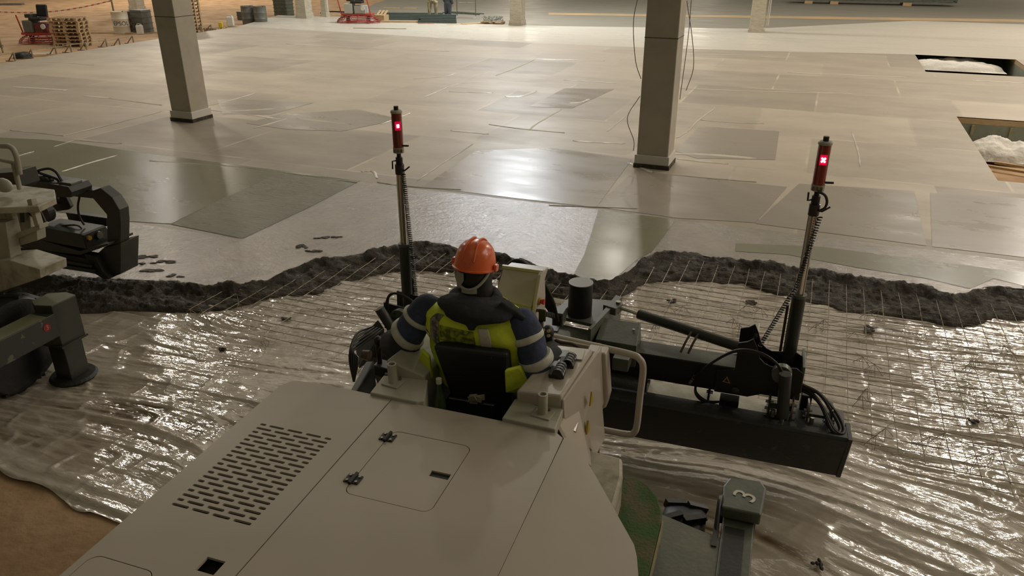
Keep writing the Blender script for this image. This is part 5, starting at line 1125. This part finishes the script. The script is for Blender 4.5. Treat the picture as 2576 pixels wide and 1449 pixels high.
# open the vest at the arm holes by letting the sleeves through; lower tails flare out
tl = MB(); 
for s, x in ((-1, .03), (1, .62)):
    q = [(x, .33, 1.87), (x + s * .05, .36, 1.74), (x + s * .02, .40, 1.66), (x - s * .07, .30, 1.70), (x - s * .07, .28, 1.86)]
    MB().prism([Vector(p) for p in q], [Vector(p) + Vector((0, .03, .0)) for p in q]).build('vest_tail', HIVIS, OP, bevel=.012, seg=3)
def patchT(t0, t1, z0, z1, off, m, nm, par=None): return shell(z0, z1, off, t0, t1, 12, 10).build(nm, m, par or OP, smooth=True, solid=.003)
patchT(R_(-130), R_(-117), 1.90, 2.11, .044, REFLD, 'reflective_band', V)
patchT(R_(-79), R_(-68), 1.90, 2.08, .044, REFL, 'reflective_band', V)
patchT(R_(-165), R_(-138), 1.93, 1.97, .045, REFL, 'reflective_band', V)
patchT(R_(-116), R_(-84), 1.96, 2.05, .040, HIVISD, 'soiled_patch', V)
# hood collar hanging over the back
hd = MB(); hd.ell((.345, .375, 2.16), .222, .105, .045, 28, 14, Matrix.Rotation(.18, 3, 'X') @ Matrix.Rotation(.10, 3, 'Y')); hd.ell((.315, .41, 2.15), .20, .11, .055, 24, 12)
hd.ell((.335, .325, 2.135), .15, .05, .045, 24, 12); hd.tube([(.305 + .125 * math.cos(t), .485 + .115 * math.sin(t), 2.165 + .01 * math.sin(t)) for t in np.linspace(0, 2 * PI, 28)[:-1]], .036, 10, closed=True)
hd.obox((.555, .42, 2.165), .16, .07, .03, Matrix.Rotation(.5, 3, 'Y')); hd.ell((.36, .292, 2.095), .03, .014, .035)
H_ = remesh(hd.build('jacket_hood', NAVYD, OP), .010, 5); dm = H_.modifiers.new('d', 'DISPLACE'); dm.texture = tex; dm.strength = .018
# balaclava, helmet and harness
bl = MB(); bl.ell(HC + Vector((0, -.010, -.01)), .100, .112, .122, 24, 14); bl.cyl(HC + Vector((.005, -.01, -.05)), HC + Vector((.01, -.02, -.17)), .092, .096, 20); remesh(bl.build('balaclava', BLACK, OP), .010, 3)
hc = HC + Vector((0, -.005, .045)); MT = Matrix.Rotation(-.16, 3, 'X') @ Matrix.Rotation(.05, 3, 'Y')
HS = .93
pr = [(.1235, -.018), (.122, 0), (.119, .03), (.111, .065), (.096, .096), (.072, .120), (.04, .134), (.0005, .138)]
hl = MB().lathe([(r * HS, z) for r, z in pr], hc, 36, MT, 1.16).build('helmet', ORANGE, OP, smooth=True)
for dx in (-.022, .022):
    MB().tube([hc + MT @ Vector((dx * (1 + .6 * abs(math.cos(t))), .129 * math.cos(t), .001 + .142 * math.sin(t) - (.012 if abs(math.cos(t)) > .8 else 0))) for t in np.linspace(.35, PI - .35, 16)], .0055, 8).build('helmet_ridge', ORANGE, hl, smooth=True)
MB().lathe([(.113, -.024), (.123, -.022), (.124, -.014), (.113, -.010)], hc, 36, MT, 1.15).build('helmet_brim', ORANGE, hl, smooth=True)
for s in (-1, 1): MB().obox(hc + MT @ Vector((s * .124, .0, -.005)), .020, .045, .040, MT).build('helmet_slot', ORANGE, hl, bevel=.006)
vz = MB(); n = 18; P0 = []; P1_ = []
for i in range(n + 1):
    t = R_(25 + 130 * i / n); P0.append(hc + MT @ Vector((.125 * math.cos(t), .14 * math.sin(t), -.014))); P1_.append(hc + MT @ Vector((.128 * math.cos(t), (.14 + .05 * math.sin((t - R_(25)) / R_(130) * PI)) * math.sin(t), -.022)))
vz.add(P0 + P1_, [(i, i + 1, i + n + 2, i + n + 1) for i in range(n)]).build('helmet_visor', ORANGE, hl, solid=.004)
HAR = mat('harness_grey_green', (.33, .33, .25), .55)
def hpt(t, z): return HC + Vector((.104 * math.cos(t), .118 * math.sin(t) - .010, z))
MB().tube([hpt(t, .02 - .085 * math.sin((t - R_(200)) / R_(140) * PI) ** 1.0) for t in np.linspace(R_(200), R_(340), 26)], .0085, 8).build('harness_band', HAR, hl, smooth=True)
MB().lathe([(.0905, -.080), (.0925, -.078), (.0925, -.058), (.0905, -.056)], HC + Vector((.005, -.012, 0)), 8, None, 1.2)
mbk = MB(); tt_ = np.linspace(R_(250), R_(300), 10); vs = []
for t in tt_:
    for z in (-.086, -.058): vs.append(hpt(t, z) * 1.0 + Vector((0, -.006, 0)))
mbk.add(vs, [(2 * i, 2 * i + 2, 2 * i + 3, 2 * i + 1) for i in range(9)]).build('harness_dial', HAR, hl, solid=.008)
mbk = MB(); vs = []; tt_ = np.linspace(R_(222), R_(258), 9)
for i, t in enumerate(tt_):
    for z in (-.065 + .05 * abs(i - 4) / 4 * (i > 4), .03): vs.append(hpt(t, z) + Vector((0, -.004, 0)))
mbk.add(vs, [(2 * i, 2 * i + 2, 2 * i + 3, 2 * i + 1) for i in range(8)]).build('harness_pad', HAR, hl, solid=.004)
# trousers and boots
tr = MB()
for s in (-1, 1): limb(tr, [(.33 + s * .10, .56, 1.61), (.33 + s * .14, .98, 1.62), (.33 + s * .15, 1.08, 1.28)], [.105, .085, .07])
tr.ell((.33, .53, 1.62), .19, .15, .10); remesh(tr.build('trousers', NAVYD, OP), .013, 3)
for s in (-1, 1):
    q = MB(); q.ell((.33 + s * .15, 1.14, 1.185), .05, .14, .045, 14, 8); q.cyl((.33 + s * .15, 1.08, 1.18), (.33 + s * .15, 1.08, 1.32), .062); remesh(q.build('boot', BLACK, OP), .011, 2)

# ================================================================ SECOND LASER SCREED AT THE LEFT BORDER
M2 = thing('laser_screed', 'second, muddy cream laser screed cut off by the left border of the photo', 'machine', W(0, 0, 0), -AZM)
def vprism(P, f, dep, nm, m, bev=.006, par=None):
    a = vp(P, f)[::-1]; return MB().prism(a, [(p[0], p[1] + dep, p[2]) for p in a]).build(nm, m, par or M2, bevel=bev)
# body and cab
MB().prism([(-4.70, .9, 1.05), (-4.62, 1.80, 1.05), (-6.0, 1.80, 1.05), (-6.0, .9, 1.05)], [(-4.64, .9, 1.62), (-4.56, 1.80, 1.60), (-6.0, 1.80, 1.62), (-6.0, .9, 1.62)])
vprism([(-60, 560), (14, 560), (28, 660), (0, 672), (-60, 690)], 1.70, .12, 'body_panel', WHITE2)
vprism([(-60, 660), (24, 655), (100, 678), (102, 700), (0, 735), (-60, 755)], 1.62, .30, 'lower_deck', MUDDY)
pf = [(-4.50, 1.80), (-4.56, 2.04), (-4.80, 2.25), (-6.0, 2.25), (-6.0, 1.62), (-4.92, 1.60)]
MB().prism([(a, b, 1.72) for a, b in pf], [(a, b, 1.78) for a, b in pf]).build('cab_platform', MUDDY, M2, bevel=.008)
vprism([(8, 512), (22, 509), (40, 588), (26, 592)], 1.80, .06, 'window_post', WHITE2); vprism([(66, 503), (77, 500), (98, 572), (88, 574)], 1.80, .06, 'window_post', WHITE2)
vprism([(26, 592), (98, 565), (100, 577), (30, 606)], 1.80, .10, 'window_sill', WHITE2)
vprism([(22, 606), (92, 578), (94, 605), (30, 624)], 1.82, .10, 'body_panel', WHITE2)
vprism([(-40, 500), (70, 500), (80, 590), (-40, 610)], 2.05, .03, 'inner_panel', MUDDY); vprism([(45, 505), (58, 505), (62, 560), (50, 560)], 2.0, .03, 'inner_lever', DARK)
vprism([(20, 545), (95, 522), (96, 530), (22, 556)], 2.1, .04, 'inner_rail', DARK)
for k in range(3): MB().tube(curve_pts([(-4.75 - .1 * k, 1.98, 1.70), (-4.72 - .08 * k, 1.99, 1.60), (-4.70, 1.98, 1.50), (-4.82, 1.98, 1.45)], 12), .012, 6).build('hydraulic_hose', RUB, M2, smooth=True)
rl = [vp([(-60, 362)], 1.8)[0], vp([(0, 367)], 1.8)[0], vp([(24, 372)], 1.8)[0], vp([(38, 384)], 1.8)[0], vp([(48, 420)], 1.8)[0], (-4.60, 1.84, 1.95)]
MB().tube(curve_pts([vp([(-60, 364)], 1.9)[0], vp([(0, 367)], 1.9)[0], vp([(26, 370)], 1.9)[0], vp([(40, 390)], 1.9)[0], vp([(50, 438)], 1.9)[0]], 30), .024, 10).build('guard_rail', WHITE2, M2, smooth=True)
MB().tube(vp([(-60, 398), (0, 402), (45, 412)], 1.9), .018, 8).build('guard_rail', WHITE2, M2, smooth=True)
MB().tube([vp([(34, 412)], 1.9)[0], vp([(50, 476)], 1.9)[0]], .022, 10).build('rail_post', WHITE2, M2, smooth=True)
MB().ell(vp([(8, 466)], 1.95)[0], .11, .05, .07, 16, 10).build('work_lamp', WHITE2, M2, smooth=True)
vprism([(-60, 440), (38, 432), (50, 470), (40, 480), (-60, 500)], 2.5, .25, 'boom_carriage', DARK)
# boom, arch and head
vprism([(45, 450), (170, 470), (180, 484), (178, 497), (50, 490)], 3.2, .30, 'boom_beam', DARK)
vprism([(50, 438), (115, 447), (122, 454), (118, 460), (50, 452)], 3.25, .09, 'hydraulic_cylinder', DARK)
MB().cyl(vp([(100, 453)], 3.3)[0], vp([(152, 464)], 3.3)[0], .018, n=12).build('cylinder_rod', CHROME, M2, smooth=True)
for k, (x, y, q) in enumerate(((52, 430, 150), (90, 426, 160))):
    MB().tube(curve_pts(vp([(x, y + 4), (x + 30, y - 2), (x + 50, y + 6), (q - 8, 450), (q, 462)], 3.3), 24), .016, 8).build('hydraulic_hose', RUB, M2, smooth=True)
vprism([(126, 464), (150, 458), (178, 462), (180, 468), (146, 472)], 3.25, .16, 'boom_clamp', GREY)
AR = [(146, 469), (233, 480), (251, 473), (282, 498), (300, 528), (303, 560), (302, 622), (270, 620), (268, 540), (234, 500), (146, 490)]
vprism(AR, 3.42, .15, 'arch_frame', DARK, .01)
vprism([(118, 500), (128, 494), (165, 494), (178, 520), (170, 528), (142, 532)], 3.60, .05, 'pivot_plate', DARK)
for x, y in ((147, 498), (125, 511), (142, 512)): MB().cyl(vp([(x, y)], 3.59)[0], tuple(Vector(vp([(x, y)], 3.57)[0])), .014, n=8).build('bolt', STEEL, M2)
vprism([(165, 535), (268, 549), (268, 570), (172, 555)], 3.75, .08, 'cross_beam', DARK)
MB().cyl(vp([(102, 536)], 3.35)[0], tuple(Vector(vp([(102, 536)], 3.35)[0]) + Vector((0, .1, 0))), .13, n=24).build('motor_disc', DARK, M2, bevel=.004)
vprism([(85, 524), (110, 518), (117, 521), (92, 529)], 3.33, .01, 'hazard_strip', YEL)
# engine box on the head
tb = vp([(92, 572), (206, 595), (214, 627), (92, 600)], 3.20)
vprism([(92, 571), (205, 590), (216, 627), (98, 604)], 3.30, .35, 'head_box', DARK, .01)
fr = vp([(206, 592), (216, 627)], 3.30)
MB().prism([(fr[0][0], 3.31, fr[0][2]), (fr[0][0] + .005, 3.64, fr[0][2]), (fr[1][0] + .02, 3.66, fr[1][2]), (fr[1][0], 3.31, fr[1][2])], [(fr[0][0] + .02, 3.31, fr[0][2]), (fr[0][0] + .025, 3.64, fr[0][2]), (fr[1][0] + .04, 3.66, fr[1][2]), (fr[1][0] + .02, 3.31, fr[1][2])]).build('box_end_face', MUDBLK, M2)
q = Vector(fr[0]); MB().cyl(q + Vector((.02, .06, -.05)), q + Vector((.05, .06, -.05)), .028, n=14).build('indicator_lens', mat('amber_lens', (.45, .25, .02), .3), M2); MB().cyl(q + Vector((.02, .20, -.06)), q + Vector((.06, .20, -.06)), .045, n=18).build('head_lamp', STEEL, M2)
MB().tube(curve_pts(vp([(200, 495), (196, 520), (200, 545), (212, 566)], 3.5), 16), .013, 8).build('hydraulic_hose', RUB, M2, smooth=True)
MB().tube(curve_pts(vp([(100, 560), (140, 568), (190, 566), (205, 574)], 3.45), 14), .010, 6).build('hydraulic_hose', RUB, M2, smooth=True)
vprism([(30, 610), (90, 600), (200, 632), (270, 612), (272, 618), (202, 642), (60, 625)], 3.30, .40, 'head_tray', DARK)
vprism([(26, 622), (100, 628), (240, 655), (242, 690), (120, 664), (26, 656)], 3.32, .12, 'plough_blade', MUDBLK)
vprism([(28, 632), (230, 668), (230, 674), (28, 640)], 3.29, .03, 'blade_rib', DARK); vprism([(26, 646), (236, 680), (236, 688), (26, 656)], 3.28, .04, 'blade_rib', DARK)
vprism([(236, 645), (262, 622), (303, 612), (302, 690), (276, 700), (258, 685)], 3.40, .30, 'blade_end_box', DARK, .01)
vprism([(210, 638), (240, 645), (258, 684), (276, 702), (262, 703), (240, 690)], 3.32, .10, 'blade_edge', MUDBLK)
# wheel and outrigger
wheel((-4.98, 1.50, .45), .46, .32, TYRE, 'wheel', 12, M2, .012, DARK)
wheel((-4.86, 1.36, .30), .30, .20, TYRE, 'wheel', 10, M2, .012, DARK)
MB().prism([(-4.62, -.6, .70), (-4.40, -.6, .70), (-4.40, 1.62, .50), (-4.62, 1.62, .50)], [(-4.62, -.6, .95), (-4.40, -.6, .95), (-4.40, 1.62, .80), (-4.62, 1.62, .80)])
oa = MB(); oa.prism([(-4.60, -.6, .56), (-4.40, -.6, .56), (-4.40, 1.62, .56), (-4.60, 1.62, .56)], [(-4.60, -.6, .80), (-4.40, -.6, .80), (-4.40, 1.62, .80), (-4.60, 1.62, .80)]); OA = oa.build('outrigger_arm', mat('charcoal_arm_muddy', (.035, .038, .028), .5, c2=(.12, .12, .07), ns=5, lo=.6, hi=.62), M2, bevel=.008)
MB().box(-4.598, -4.402, -.6, 1.50, .801, .806).build('arm_top_sheet', mat('pale_top', (.16, .16, .095), .7), M2)  # thin sheet, paler than the arm, along its top
cp = [(-4.66, 1.60), (-4.56, 1.54), (-4.40, 1.58), (-4.38, 1.84), (-4.52, 1.86), (-4.66, 1.78)]
MB().prism([(a, b, .44) for a, b in cp], [(a, b, .88) for a, b in cp]).build('outrigger_sleeve', DARK, M2, bevel=.006)
MB().prism([(a, b, .881) for a, b in cp], [(a, b, .886) for a, b in cp]).build('sleeve_cap', mat('pale_cap', (.16, .165, .105), .6), M2)  # thin cap in a paler colour than the sleeve
MB().box(-4.66, -4.37, 1.55, 1.86, .44, .46).build('sleeve_collar', DARK, M2); MB().box(-4.62, -4.42, 1.60, 1.82, .06, .46).build('outrigger_leg', DARK, M2, bevel=.008)
MB().lathe([(.21, 0.0), (.22, .02), (.20, .045), (.05, .05)], (-4.52, 1.71, .02), 28).build('outrigger_foot', MUDBLK, M2)
st = MB().cyl((-4.400, 1.48, .705), (-4.396, 1.48, .705), .038, n=20).build('round_sticker', mat('sticker_red', (.26, .02, .02), .5), M2)
me = text_mesh('3', .06, .0008); o = mkobj('sticker_numeral', me, mat('sticker_pink', (.5, .25, .2), .5), st); o.location = (-4.394, 1.48, .705); o.rotation_euler = (R_(90), 0, R_(90))
